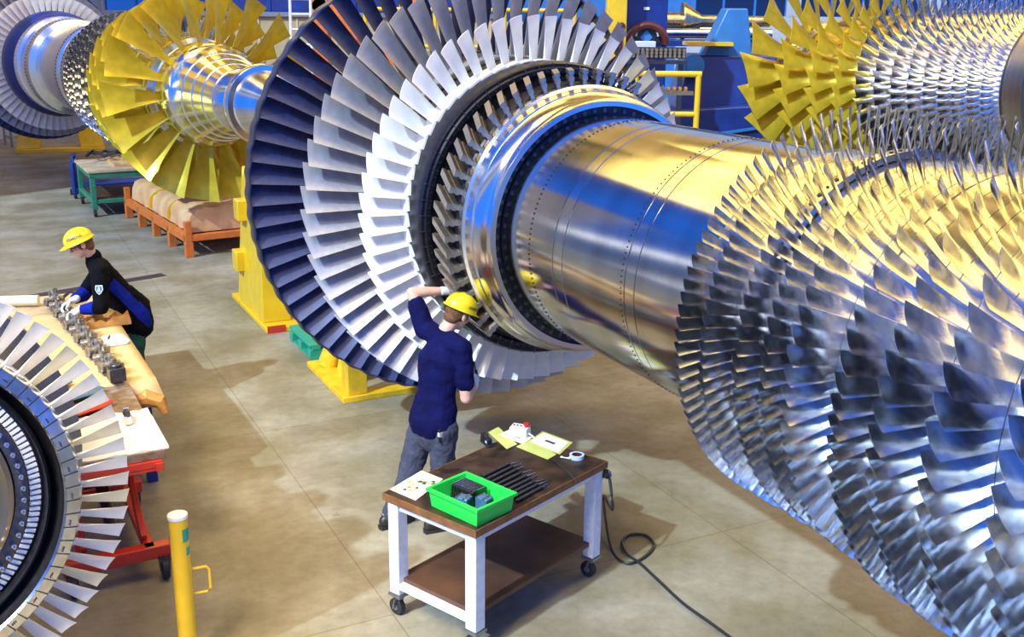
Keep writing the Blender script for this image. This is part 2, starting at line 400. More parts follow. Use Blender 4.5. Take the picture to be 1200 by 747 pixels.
for i in range(60):
    t = 2 * PI * (i + .3) / 60
    cream = math.degrees(t) % 360 in () or (38 < math.degrees(t) % 360 < 57)
    o = link('white_turbine_blade', bCc if cream and i % 4 != 1 else bC, rot); o.matrix_local = Matrix.Translation(C0) @ at_angle(t, 7.33)
for i in range(60):
    o = link('grey_turbine_blade', bB, rot); o.matrix_local = Matrix.Translation(C0) @ at_angle(2 * PI * (i + .55) / 60, 7.85)
for i in range(66):
    o = link('dark_turbine_blade', bA, rot); o.matrix_local = Matrix.Translation(C0) @ at_angle(2 * PI * i / 66, 8.70)
mb = MB(); wv = lambda t, y, r: 1 + .0035 * math.cos(66 * t) if r > 1.92 else 1
mb.lathe([(8.65, 1.926), (8.65, 1.940), (8.68, 1.944), (8.76, 1.944), (8.79, 1.940), (8.79, 1.926), (8.65, 1.926)], 396, wv); mb.build('tip_shroud_ring', 'shroud', rot, loc=C0)
# compressor drum and its rows
CR = [(3.955, 1.043, .075, 106), (3.765, 1.043, .08, 102), (3.53, 1.04, .085, 94), (3.345, 1.043, .093, 86), (3.175, 1.06, .105, 78), (2.85, 1.105, .112, 80), (2.63, 1.12, .128, 74), (2.37, 1.135, .148, 66), (2.07, 1.145, .17, 60), (1.73, 1.155, .185, 54), (1.36, 1.165, .21, 48), (.95, 1.175, .23, 44), (.5, 1.185, .25, 40)]
hubr = lambda s_: .805 + .085 * min(1, max(0, (4.1 - s_) / 2.2))
prof = [(4.14, .0), (4.14, .79), (4.10, .81)]
for i, (s_, R, c, n_) in enumerate(CR):
    for y in (s_ + .06, s_ - c * .55 - .01):
        if y < prof[-1][0] - .01: prof += [(y + .003, hubr(y)), (y + .002, hubr(y) - .006), (y - .002, hubr(y) - .006), (y - .003, hubr(y))]
    if i == 4: prof += [(3.03, hubr(3.03)), (3.028, hubr(3.03) - .012), (3.018, hubr(3.03) - .012), (3.016, hubr(3.03))]
prof += [(.1, .93), (.1, 0)]
mb = MB(); mb.lathe(prof, 144); mb.build('compressor_drum', 'steel', rot, loc=C0)
mb = MB(); mb.lathe([(3.60, .83), (3.60, .862), (3.67, .862), (3.67, .83)], 128); mb.mi = 1
for i in range(96):
    t = 2 * PI * i / 96
    if i % 7 == 3: continue
    mb.cyl(pol(t, .855, 3.635), pol(t, .866, 3.635), .011 if i % 3 else .007, n=10)
mb.build('balancing_ring', ['chrome', 'hole'], rot, loc=C0)
rows = []
for k, (s_, R, c, n_) in enumerate(CR):
    me = blade_mesh('compressor_blade', 'blade_steel', hubr(s_) - .004, R, c * .90, c * .97, 41, 53, .05, .035, ns=6, nc=6, platform=False, camber1=.09, tipcut=.0)
    rows.append((me, s_ - c * .20, n_, .37 * k, R))
place_blades(rot, ZC, 'compressor_blade', rows)
# ------------------------------------------------------------------ the two rotors with yellow front rows
def yellow_rotor(root, zc, turbine):
    c0 = (0, 0, zc)
    mb = MB()
    if not turbine: mb.lathe([(-.5, 0), (-.5, .35), (-.3, .4), (-.28, .70), (-.2, .765), (.25, .775), (.26, .60)], 96).build('front_disc', 'steel', root, loc=c0); mb = MB()
    if turbine: mb.lathe([(-2.75, 0), (-2.75, .24), (-2.15, .46), (-2.14, .53), (-2.10, .55), (-2.02, .55), (-1.98, .53), (-1.97, .30), (-1.6, .36), (-1.58, .372), (-1.3, .44), (-1.29, .455), (-1.05, .505), (-1.04, .52), (-.8, .565), (-.79, .58), (-.55, .63), (-.54, .645), (-.32, .70), (-.30, .72), (-.2, .765), (.25, .775), (.26, .60)], 128)
    if turbine: mb.build('stepped_nose_cone', 'steel', root, loc=c0)
    mb = MB(); mb.lathe([(.2, .6), (.22, .70), (.5, .74), (.55, .82), (1.0, .86), (1.3, .88), (2.0, .93), (3.2, .985), (4.55, 1.0), (4.56, .95), (5.3, .95), (5.35, .9)], 128)
    mb.build('compressor_drum', 'steel', root, loc=c0)
    Y = [(0, 1.6, .58 if turbine else .66, 18), (.75, 1.5, .56, 23), (1.35, 1.42, .47, 27), (1.85, 1.36, .40, 31)]
    r0 = [.77, .83, .88, .915]
    rows = [(blade_mesh('yellow_fan_blade' , 'blade_yellow', r0[k], R, c * (.38 if turbine else .66), c, *((30, 56, .13) if turbine else (35, 62, .13)), .13 if turbine else .06, ns=8, platform=c * .3, camber1=.05, chordpow=1.1), y, n_, .2 * k, R) for k, (y, R, c, n_) in enumerate(Y)]
    place_blades(root, zc, 'yellow_compressor_blade', rows)
    S = [(2.22, 1.31, 40), (2.57, 1.29, 46), (2.88, 1.27, 50), (3.17, 1.25, 54), (3.44, 1.23, 58), (3.69, 1.21, 62), (3.92, 1.20, 66), (4.16, 1.18, 70), (4.38, 1.17, 74)]
    rows = []
    for k, (y, R, n_) in enumerate(S):
        c = 2 * PI * R / n_ * 1.15
        rows.append((blade_mesh('silver_compressor_blade', 'blade_steel', .93 + .07 * k / 8, R, c * .9, c, 42, 66, .10, .05, ns=4, nc=5, platform=False), y, n_, .3 * k, R))
    place_blades(root, zc, 'silver_compressor_blade', rows)
    mb = MB(); mb.lathe([(5.3, .9), (5.4, .9), (5.41, .97), (5.6, .97), (5.61, .90), (6.0, .90), (6.01, .95), (6.2, .95), (6.21, .88), (8.3, .88), (8.35, 1.0), (8.75, 1.02), (8.78, .94), (9.3, .98), (9.32, 1.05), (9.6, 1.06), (9.62, .95), (10.0, .95)], 128)
    mb.mi = 1
    for s_ in (5.5, 6.1, 8.6):
        for i in range(90):
            t = 2 * PI * i / 90; R = {5.5: .97, 6.1: .95, 8.6: 1.012}[s_]; mb.cyl(pol(t, R - .01, s_), pol(t, R + .006, s_), .016, n=8)
    mb.build('shaft_drum', ['steel', 'hole'], root, loc=c0)
    if not turbine: return
    mb = MB(); mb.lathe([(9.9, .85), (9.95, 1.08), (10.1, 1.16), (10.4, 1.17), (10.45, 1.13), (12.4, 1.13), (12.45, .5), (13.6, .45), (13.6, 0)], 128); mb.build('seal_ring', 'blue_paint', root, loc=c0)
    for nm, m_, y, R, n_, sg in (('white_turbine_blade', 'blade_white', 10.7, 1.52, 60, 58), ('grey_turbine_blade', 'blade_grey', 11.3, 1.72, 60, 62), ('dark_turbine_blade', 'blade_dark', 12.0, 1.86, 64, 64)):
        me = blade_mesh(nm, m_, 1.13, R, .2, .23, 40, sg, .10, .12, ns=5, nc=5, platform=.1)
        for i in range(n_):
            o = link(nm, me, root); o.matrix_local = Matrix.Translation(c0) @ at_angle(2 * PI * i / n_, y)
R3Z = 2.45
r3 = thing('gas_turbine_rotor', 'gas turbine rotor at back left with large yellow blades around a stepped steel cone', 'turbine rotor', (-4.56, 16.4, 0), .60)
yellow_rotor(r3, R3Z, True)
R2Z = 2.80
R2C = (5.25, 18.9, 0)
r2 = thing('gas_turbine_rotor', 'gas turbine rotor at top right with short yellow blade rows beside blue machine', 'turbine rotor', R2C, PHI + PI)
yellow_rotor(r2, R2Z, False)
mb = MB(); mb.lathe([(4.6, .95), (4.62, 1.02), (4.9, 1.02), (4.92, .97), (7.6, .97), (7.62, .6), (8.5, .55), (8.5, 0)], 96); mb.build('rear_journal', 'steel_dark', r2, loc=(0, 0, R2Z))
for y_, r_, lb in ((6.4, .97, 'yellow stand under the plain shaft end of the top right rotor'), (-.4, .40, 'yellow stand under the front end of the top right rotor')):
    q = Vector(R2C) + Matrix.Rotation(PHI + PI, 3, 'Z') @ Vector((0, y_, 0)); st = thing('support_stand', lb, 'stand', tuple(q), PHI)
    MB().box((0, 0, .04), (1.5, .3, .08)).build('base_plate', 'yellow_paint', st, bevel=.008)
    tz = R2Z - r_ + .0
    mb = MB(); mb.hexa([(-.6, -.09, .08), (.6, -.09, .08), (.6, .09, .08), (-.6, .09, .08)], [(-.35, -.08, tz), (.35, -.08, tz), (.35, .08, tz), (-.35, .08, tz)]); mb.build('upright', 'yellow_paint', st, bevel=.008)
# ------------------------------------------------------------------ the turbine disc in the left foreground
P4 = .594; Z4 = 1.45; C4 = (-2.92, 4.45)
r4 = thing('turbine_disc', 'white bladed turbine disc standing in the left foreground, cut off by the frame', 'turbine disc', (*C4, 0), P4)
c4 = (0, 0, Z4)
b4 = blade_mesh('white_turbine_blade', 'blade_white', .885, 1.133, .115, .118, 32, 58, .15, .17, platform=.07, camber1=.08, tipcut=.05)
b4c = b4.copy(); b4c.materials[0] = M['blade_cream']
for i in range(74):
    o = link('white_turbine_blade', b4c if i % 5 == 2 else b4, r4); o.matrix_local = Matrix.Translation(c4) @ at_angle(2 * PI * (i + .2) / 74, -.02)
mb = MB(); mb.lathe([(-.10, .80), (-.115, .81), (-.10, .872), (-.075, .888), (.10, .888), (.12, .8), (.14, .3)], 148); mb.mi = 1
for i in range(74):
    t = 2 * PI * (i + .7) / 74; mb.bar(pol(t, .805, -.114), pol(t, .876, -.101), .004, .006)
    if i % 2 == 0:
        for q in (-.012, 0, .012): mb.cyl(pol(t + .03 + q, .835, -.116), pol(t + .03 + q, .835, -.104), .004, n=6)
mb.build('platform_ring', ['chrome', 'gunmetal'], r4, loc=c4)
mb = MB(); mb.lathe([(-.10, .80), (-.02, .79), (.0, .775), (.02, .76), (-.04, .75), (-.05, .735), (.03, .728), (.03, .715)], 128); mb.build('dark_groove', 'black_metal', r4, loc=c4)
mb = MB(); mb.lathe([(.03, .72), (.02, .66), (.0, .655), (.0, .595), (.03, .59)], 128); mb.mi = 1
for i in range(150):
    t = 2 * PI * i / 150; mb.bar(pol(t, .662, .01), pol(t, .712, .018), .017, .02, (0, 1, 0))
mb.build('tooth_ring', ['gunmetal', 'white_steel'], r4, loc=c4)
mb = MB(); mb.cyl((.625, .01, 0), (.625, -.045, 0), .013, n=6); mb.cyl((.625, -.03, 0), (.625, -.07, 0), .006, n=8); bolt_me = mb.mesh('bolt', 'chrome')
for i in range(64):
    o = link('bolt', bolt_me, r4); o.matrix_local = Matrix.Translation(c4) @ at_angle(2 * PI * i / 64)
mb = MB(); mb.lathe([(.03, .592), (-.02, .585), (-.03, .56), (.0, .5), (.02, .3), (.0, .12), (-.1, .12), (-.1, 0)], 128); mb.build('hub_face', 'steel_brown', r4, loc=c4)
mb = MB(); mb.lathe([(.12, .7), (.16, .84), (.45, .84), (.5, 1.02), (.7, 1.02), (.75, .84), (1.1, .84), (1.15, .98), (1.3, .98), (1.35, .82), (1.75, .80), (1.8, .92), (1.95, .92), (2.0, .78), (2.3, .75), (2.32, .30), (2.75, .28), (2.75, 0)], 96); mb.build('rear_drum', 'steel_dark', r4, loc=c4)
st = thing('support_stand', 'yellow stand carrying the shaft behind the left foreground disc', 'stand', (C4[0] - math.sin(P4) * 2.58, C4[1] + math.cos(P4) * 2.58, 0), P4)
mb = MB(); mb.box((0, 0, .03), (.7, .3, .06)); mb.build('base_plate', 'yellow_paint', st, bevel=.006)
mb = MB(); mb.hexa([(-.25, -.12, .06), (.25, -.12, .06), (.25, .12, .06), (-.25, .12, .06)], [(-.2, -.1, 1.16), (.2, -.1, 1.16), (.2, .1, 1.16), (-.2, .1, 1.16)]); mb.build('pedestal', 'yellow_paint', st, bevel=.006)
# ------------------------------------------------------------------ stands under the rotors
def roller_stand(label, s0, s1, n0, n1, zc, rr, R, tall=True):
    y0 = (s0 + s1) / 2; w = n1 - n0; L_ = s1 - s0
    st = thing('roller_stand', label, 'stand', rp((n0 + n1) / 2, y0), PHI)
    mb = MB(); mb.box((0, 0, .03), (w, L_, .06)); mb.build('base_plate', 'yellow_paint', st, bevel=.008)
    mb = MB(); mb.box((-w / 2 + .12, -L_ / 2 - .001, .045), (.22, .01, .09)); mb.build('painted_corner', 'red_paint', st)
    xs = w / 2 - .2
    for sx in (-1, 1):
        mb = MB()
        top = zc - .42
        mb.hexa([(sx * xs - .17, -L_ * .36, .06), (sx * xs + .17, -L_ * .36, .06), (sx * xs + .17, L_ * .36, .06), (sx * xs - .17, L_ * .36, .06)],
                [(sx * xs * .95 - .13, -L_ * .2, top), (sx * xs * .95 + .13, -L_ * .2, top), (sx * xs * .95 + .13, L_ * .2, top), (sx * xs * .95 - .13, L_ * .2, top)])
        mb.build('upright', 'yellow_paint', st, bevel=.01)
        mb = MB()
        for (zz, yy) in ((.62, L_ * .22), (1.3, L_ * .12)):
            mb.box((sx * (xs * (1 - .05 * zz / max(top, 1)) + .17), yy, zz), (.18, .24, .26))
        mb.build('clamp_box', 'yellow_paint', st, bevel=.012)
        an = math.radians(-90 + sx * 38); rc = R + rr
        mb = MB(); px, pz = rc * math.cos(an), zc + rc * math.sin(an)
        mb.cyl((px, -.2, pz), (px, .2, pz), rr, n=24); mb.cyl((px, -.26, pz), (px, .26, pz), rr * .4, n=12); mb.build('roller', 'chrome', st)
        mb = MB(); mb.hexa([(px - .16, -.24, 1.2), (px + .16, -.24, 1.2), (px + .16, .24, 1.2), (px - .16, .24, 1.2)], [(px - .07, -.24, pz), (px + .07, -.24, pz), (px + .07, .24, pz), (px - .07, .24, pz)])
        mb.build('roller_bracket', 'yellow_paint', st)
    mb = MB(); mb.box((0, 0, .75), (2 * xs, L_ * .3, .24)); mb.box((0, 0, 1.12), (2 * xs, L_ * .26, .2)); mb.build('crossbeam', 'yellow_paint', st, bevel=.01)
    return st
roller_stand('tall yellow roller stand left of the dark blade ring, brown-paper pallet behind it', 12.1, 13.95, 2.86, 4.95, ZC, .12, .50)
# low frame under the dark blade ring
lf = thing('roller_stand', 'low yellow frame stand on the floor under the dark blade ring', 'stand', rp(3.95, 10.1), PHI)
mb = MB(); mb.box((0, -.55, .03), (2.0, .16, .06)); mb.box((0, .55, .03), (2.0, .16, .06)); mb.box((-.88, 0, .03), (.24, .94, .06)); mb.box((.88, 0, .03), (.24, .94, .06)); mb.build('base_frame', 'worn_yellow', lf, bevel=.006)
for sx in (-1, 1):
    mb = MB(); mb.cyl((sx * .82, .42, .06), (sx * .62, .3, .62), .12, n=20); mb.build('post', 'worn_yellow', lf)
    mb = MB(); mb.box((sx * .84, -.5, .27), (.2, .2, .42)); mb.build('corner_block', 'worn_yellow', lf, bevel=.008)
    mb = MB(); mb.hexa([(sx * .7 - .12, -.1, .06), (sx * .7 + .12, -.1, .06), (sx * .7 + .12, .16, .06), (sx * .7 - .12, .16, .06)], [(sx * .36 - .1, -.1, 1.66), (sx * .36 + .1, -.1, 1.66), (sx * .36 + .1, .16, 1.66), (sx * .36 - .1, .16, 1.66)]); mb.build('upright', 'worn_yellow', lf)
    an = math.radians(-90 + sx * 36); px, pz = .62 * math.cos(an), ZC + .62 * math.sin(an)
    mb = MB(); mb.cyl((px, -.14, pz), (px, .2, pz), .12, n=24); mb.build('roller', 'chrome', lf)
mb = MB(); mb.bar((-.8, .3, .5), (.8, .3, .5), .1, .12); mb.bar((-.82, -.5, .42), (.82, -.5, .42), .1, .1); mb.build('crossbeam', 'worn_yellow', lf)
# ------------------------------------------------------------------ hall
def floor_material():
    m = bpy.data.materials.new('worn_concrete'); N, L = nt(m); b = N['Principled BSDF']
    tc = N.new('ShaderNodeTexCoord'); mp = N.new('ShaderNodeMapping'); mp.inputs['Rotation'].default_value = (0, 0, -PHI); L.new(tc.outputs['Object'], mp.inputs[0])
    def noise(sc, det=6, rough=.6):
        n = N.new('ShaderNodeTexNoise'); n.inputs['Scale'].default_value = sc; n.inputs['Detail'].default_value = det; n.inputs['Roughness'].default_value = rough; L.new(mp.outputs[0], n.inputs['Vector']); return n
    def ramp(src, p0, p1, a, c):
        r = N.new('ShaderNodeValToRGB'); r.color_ramp.elements[0].position = p0; r.color_ramp.elements[1].position = p1
        r.color_ramp.elements[0].color = (*a, 1); r.color_ramp.elements[1].color = (*c, 1); L.new(src, r.inputs['Fac']); return r
    def mix(kind, fac, a, c):
        x = N.new('ShaderNodeMixRGB'); x.blend_type = kind; x.inputs[0].default_value = fac; L.new(a, x.inputs[1]); L.new(c, x.inputs[2]); return x
    base = ramp(noise(.55).outputs['Fac'], .3, .7, (.25, .222, .15), (.365, .34, .275))
    fine = ramp(noise(9, 8, .7).outputs['Fac'], .3, .7, (.78, .78, .78), (1.12, 1.12, 1.12))
    c = mix('MULTIPLY', 1, base.outputs[0], fine.outputs[0])
    spots = ramp(noise(2.6, 7, .65).outputs['Fac'], .66, .74, (1, 1, 1), (.50, .45, .36)); c = mix('MULTIPLY', .9, c.outputs[0], spots.outputs[0])
    br = N.new('ShaderNodeTexBrick'); br.inputs['Scale'].default_value = 1; br.inputs['Brick Width'].default_value = 2.6; br.inputs['Row Height'].default_value = 3.4
    br.inputs['Mortar Size'].default_value = .006; br.inputs['Mortar Smooth'].default_value = .4; br.offset = .0
    br.inputs['Color1'].default_value = (1, 1, 1, 1); br.inputs['Color2'].default_value = (.9, .9, .91, 1); br.inputs['Mortar'].default_value = (.62, .58, .5, 1)
    mp2 = N.new('ShaderNodeMapping'); mp2.inputs['Location'].default_value = (.55, 1.1, 0); L.new(mp.outputs[0], mp2.inputs[0]); L.new(mp2.outputs[0], br.inputs['Vector'])
    c = mix('MULTIPLY', .9, c.outputs[0], br.outputs['Color'])
    L.new(c.outputs[0], b.inputs['Base Color'])
    wear = ramp(noise(1.1, 5, .55).outputs['Fac'], .42, .62, (.80, .76, .66), (1.06, 1.06, 1.06)); c2_ = mix('MULTIPLY', .9, c.outputs[0], wear.outputs[0]); L.new(c2_.outputs[0], b.inputs['Base Color'])
    rr = ramp(noise(1.3).outputs['Fac'], .3, .7, (.38,) * 3, (.6,) * 3); L.new(rr.outputs[0], b.inputs['Roughness']); b.inputs['Specular IOR Level'].default_value = .35
    bp = N.new('ShaderNodeBump'); bp.inputs['Strength'].default_value = .12; bp.inputs['Distance'].default_value = .01
    L.new(noise(30, 6).outputs['Fac'], bp.inputs['Height']); L.new(bp.outputs[0], b.inputs['Normal'])
    return m
M['floor'] = floor_material()
M['stain'] = mat('golden_floor_coat', (.36, .22, .05), .42, 0, .25, 5, .05, 30)
mb = MB(); mb.box((2, 27, -.1), (56, 52, .2)); fo = mb.build('floor', 'floor', smooth=False); tag(fo, kind='structure')
def trim(name, poly, z, m): 
    mb = MB(); mb.prism(poly, 0.0, z); o = mb.build(name, m, smooth=False); tag(o, kind='structure'); return o
# floor channel behind the seated end of the bench
a, b_ = np.array(fl(-30, 359)), np.array(fl(192, 322)); dd = (b_ - a) / np.linalg.norm(b_ - a); pp = np.array([-dd[1], dd[0], 0]) * .1
trim('trim_1', [tuple((q)[:2]) for q in (a - pp, b_ - pp, b_ + pp, a + pp)], .004, 'floor_steel')
# back wall with a band of windows
YW = 40
mb = MB()
xs = [-30, 30]
mb.box((0, YW, 1.8), (60, .3, 3.6)); mb.box((0, YW, 11), (60, .3, 6))
for i in range(13): mb.box((-30 + i * 5, YW, 5.8), (.5, .32, 4.4))
wb = mb.build('wall_back', 'wall_panel', smooth=False); tag(wb, kind='structure')
M['glass'] = bpy.data.materials.new('window_glass'); N, L = nt(M['glass']); N['Principled BSDF'].inputs['Transmission Weight'].default_value = 1; N['Principled BSDF'].inputs['Roughness'].default_value = .02; N['Principled BSDF'].inputs['IOR'].default_value = 1.05
for i in range(12):
    x = -27.5 + i * 5
    mb = MB(); mb.box((x, YW, 5.8), (4.5, .02, 4.4)); g = mb.build('window_%d' % (i + 1), 'glass', smooth=False); tag(g, kind='structure')
    mb = MB(); [mb.box((x - 2.25 + k * 1.125, YW, 5.8), (.08, .1, 4.4)) for k in range(5)]; mb.box((x, YW, 4.4), (4.5, .1, .08)); mb.box((x, YW, 6.2), (4.5, .1, .08))
    mb.build('window_frame', 'blue_light', g, smooth=False)
mb = MB(); mb.box((-15, 28, 4.6), (.3, 24, 9.2)); wl = mb.build('shade_wall_left', 'wall_panel', smooth=False); tag(wl, kind='structure')  # unseen wall, added to keep the sun off the far left floor
# ------------------------------------------------------------------ background machinery
def B(u, v, Y): return at(u, v, Y)
tp = thing('partition', 'tan panelled partition behind the yellow blades at upper left', 'partition', (-4.9, 30.5, 0))
mb = MB(); mb.box((0, 0, 1.75), (8.6, .3, 3.5)); mb.build('panel', 'tan_panel', tp, smooth=False)
mb = MB(); [mb.box((-4.25 + k * 1.06, -.16, 1.75), (.05, .04, 3.5)) for k in range(9)]; mb.build('panel_joint', 'plywood', tp, smooth=False)
mb = MB(); mb.box((0, 0, 3.56), (8.7, .5, .12)); mb.build('capping', 'caster_grey', tp, smooth=False)
lk = thing('storage_cabinet', 'dark blue cabinet rising behind the tan partition', 'cabinet', (-5.0, 31.8, 0))
mb = MB(); mb.box((0, 0, 2.6), (8.5, 1.2, 5.2)); mb.build('body', 'blue_paint', lk, smooth=False, bevel=.03)
for k in range(7): MB().box((-3.6 + k * 1.2, -.62, 2.6), (1.1, .04, 5.0)).build('door', 'blue_paint', lk, bevel=.02)
# orange press frame seen between the dark blades
pf = thing('press_frame', 'orange red steel press frame glimpsed between the dark and grey blades', 'press', (-3.0, 24.0, 0))
for x in (-1.2, .7):
    mb = MB(); mb.box((x, 0, 2.0), (.35, .5, 4.0)); mb.build('column', 'orange_paint', pf, bevel=.02)
mb = MB(); mb.bar((-1.3, -.1, 3.9), (.6, -.1, 2.2), .3, .35); mb.box((-.2, 0, 1.4), (2.2, .6, .5)); mb.build('brace', 'orange_paint', pf, bevel=.02)
mb = MB(); mb.box((-.2, -.1, .4), (2.6, 1.0, .8)); mb.build('base', 'blue_paint', pf, bevel=.02)
gr = thing('guard_rail', 'yellow guard rail behind the tops of the white blades', 'railing', (-.8, 22.2, 0))
for x in (-2.2, -.8, .6, 2.0):
    mb = MB(); mb.cyl((x, 0, 0), (x, 0, 3.75), .04); mb.build('post', 'yellow_rail', gr)
for z in (3.0, 3.72):
    mb = MB(); mb.cyl((-2.2, 0, z), (2.0, 0, z), .04); mb.build('rail', 'yellow_rail', gr)
# white ladder frame between dark blades
ld = thing('scaffold_ladder', 'white ladder frame glimpsed between the dark blades at upper left', 'ladder', (-4.6, 22.5, 0))
for x in (0, .42):
    mb = MB(); mb.cyl((x, 0, 0), (x, .25, 4.2), .03); mb.build('stile', 'white_steel', ld)
for k in range(13):
    mb = MB(); mb.cyl((0, .02 + .019 * k, .3 + .3 * k), (.42, .02 + .019 * k, .3 + .3 * k), .022); mb.build('rung', 'white_steel', ld)
# long blue machine bed with pedestal
def wbox(mb, u0, v0, u1, v1, Y, D, zmin=None):
    p, q = at(u0, v0, Y), at(u1, v1, Y); z1 = p[2]; z0 = q[2] if zmin is None else zmin
    return mb.box(((p[0] + q[0]) / 2, Y + D / 2, (z0 + z1) / 2), (abs(q[0] - p[0]), D, z1 - z0))
bmch = thing('machine_bed', 'big dark blue machine body with sloping top behind the shaft and yellow blades', 'machine', (4.2, 22, 0))
X0 = lambda u, Y: at(u, 80, Y)[0] - 4.2
mb = MB(); x0, x1 = X0(768, 21), X0(1000, 21)
zt = lambda v, Y: at(800, v, Y)[2]
za, zb = zt(110, 21), zt(66, 21)
xm = X0(835, 21)
mb.hexa([(x0, -1, 0), (x1, -1, 0), (x1, 1.4, 0), (x0, 1.4, 0)], [(x0, -1, za - .35), (x1, -1, za - .1), (x1, 1.4, za - .1), (x0, 1.4, za - .35)])
mb.hexa([(xm - .6, -.6, za - .45), (x1, -.6, za - .45), (x1, 1.2, za - .45), (xm - .6, 1.2, za - .45)], [(xm - .35, -.4, zb), (x1, -.4, zb), (x1, 1.0, zb), (xm - .35, 1.0, zb)])
mb.build('bed', 'blue_paint', bmch, bevel=.03)
mb = MB(); mb.bar((x0 + .1, -1.03, za - .95), (x1, -1.03, za - .35), .06, .05); mb.build('bed_ridge', 'blue_light', bmch)
mb = MB(); z0, z1 = zt(62, 21), zt(9, 21); px0, px1 = X0(838, 21), X0(884, 21)
mb.hexa([(px0 - .1, -.35, z0 - .1), (px1 + .1, -.35, z0 - .1), (px1 + .1, .5, z0 - .1), (px0 - .1, .5, z0 - .1)], [(px0 + .3, -.3, z1), (px1 - .05, -.3, z1), (px1 - .05, .4, z1), (px0 + .3, .4, z1)])
mb.build('bearing_pedestal', 'blue_light', bmch, bevel=.03)
mb = MB(); mb.box(((X0(808, 21) + X0(862, 21)) / 2, -.3, zt(52, 21)), (X0(862, 21) - X0(808, 21), .7, .07)); mb.build('walk_plate', 'yellow_paint', bmch)
mb = MB(); mb.cyl((X0(815, 21), -.75, zt(78, 21)), (X0(815, 21), -.3, zt(78, 21)), .22, n=24); mb.cyl((X0(815, 21), -.8, zt(78, 21)), (X0(815, 21), -.75, zt(78, 21)), .14, n=24); mb.build('motor_flange', 'blue_light', bmch)
# control cabinet with big dial arch
cb = thing('control_cabinet', 'blue control cabinet with dark red arch and dial beside yellow column', 'cabinet', (at(757, 60, 19.5)[0], 19.5, 0))
cx = cb.location.x; W_ = at(780, 60, 19.5)[0] - at(733, 60, 19.5)[0]
mb = MB(); mb.box((0, .4, 2.4), (W_, .8, 4.8)); mb.build('body', 'blue_paint', cb, bevel=.02)
zc_ = at(757, 52, 19.5)[2]; ra = W_ * .47
mb = MB(); mb.sweep([(ra * math.cos(t), -.06, zc_ + ra * math.sin(t)) for t in np.linspace(0, PI, 24)], [(.10, .07)] * 24, 10, (0, 1, 0)); mb.build('arch', 'dark_red', cb)
mb = MB(); vs = [(ra * .9 * math.cos(t), zc_ + ra * .9 * math.sin(t)) for t in np.linspace(0, PI, 24)]
mb.hexa([(x, -.02, z) for x, z in vs], [(x, .01, z) for x, z in vs]); mb.build('arch_panel', 'black_plastic', cb, smooth=False)
mb = MB(); mb.sweep([(.2 * math.cos(t), -.05, zc_ + .12 + .2 * math.sin(t)) for t in np.linspace(.1, PI - .1, 16)], [(.05, .02)] * 16, 8, (0, 1, 0)); mb.build('dial_scale', 'grey_plastic', cb)
mb = MB(); mb.hexa([(-.02, -.04, zc_), (.1, -.04, zc_ + .12), (0, -.04, zc_ + .25), (-.12, -.04, zc_ + .12)], [(-.02, -.02, zc_), (.1, -.02, zc_ + .12), (0, -.02, zc_ + .25), (-.12, -.02, zc_ + .12)]); mb.build('pointer', 'blue_light', cb)
mb = MB(); mb.box((-.05, -.17, zc_ - .02), (.36, .3, .16)); mb.build('terminal_box', 'grey_plastic', cb, bevel=.01)
mb = MB(); mb.box((-.02, -.012, at(757, 10, 19.5)[2]), (.1, .02, .05)); mb.build('name_label', 'sticker', cb)
# studded plate under it
sp_ = thing('peg_rack', 'rack of rows of bronze pegs below the blue control cabinet', 'rack', (at(770, 60, 18.5)[0], 18.5, 0))
w2_ = at(808, 60, 18.5)[0] - at(736, 60, 18.5)[0]; z0, z1 = at(768, 68, 18.8)[2], at(768, 55, 18.8)[2]
mb = MB(); mb.box((0, .2, (z0 + z1) / 2), (w2_, .06, z1 - z0)); mb.box((0, .25, z0 - .06), (w2_, .4, .06)); mb.build('back_plate', 'gunmetal', sp_)
for sx in (-1, 1):
    mb = MB(); mb.box((sx * w2_ * .44, .3, z0 / 2 - .04), (.08, .08, z0 - .06)); mb.build('leg', 'gunmetal', sp_)
peg = None
for k in range(3):
    for i in range(13):
        if peg is None:
            mb = MB(); mb.cyl((0, 0, 0), (0, -.1, 0), .028, n=10); peg = mb.mesh('peg', 'gold')
        link('peg', peg, sp_, (-w2_ / 2 + .05 + i * (w2_ - .1) / 12, .17, z0 + .04 + k * (z1 - z0 - .08) / 2))
# yellow column with hose
yc_ = thing('steel_column', 'tall yellow steel column left of the blue control cabinet', 'column', (at(721, 40, 19.2)[0], 19.2, 0))
mb = MB(); ww = at(733, 40, 19.2)[0] - at(710, 40, 19.2)[0]; mb.box((0, 0, 3), (ww, .4, 6)); mb.build('shaft', 'yellow_paint', yc_, bevel=.015)
zz = at(721, 45, 19)[2]
mb = MB(); mb.cyl((.08, -.22, zz - .7), (.08, -.22, zz + .22), .03); mb.torus((.0, -.25, zz), .07, .025, (0, 1, 0), 16, 8); mb.torus((.08, -.25, zz + .2), .05, .02, (0, 1, 0), 16, 8); mb.build('valve', 'dark_red', yc_)
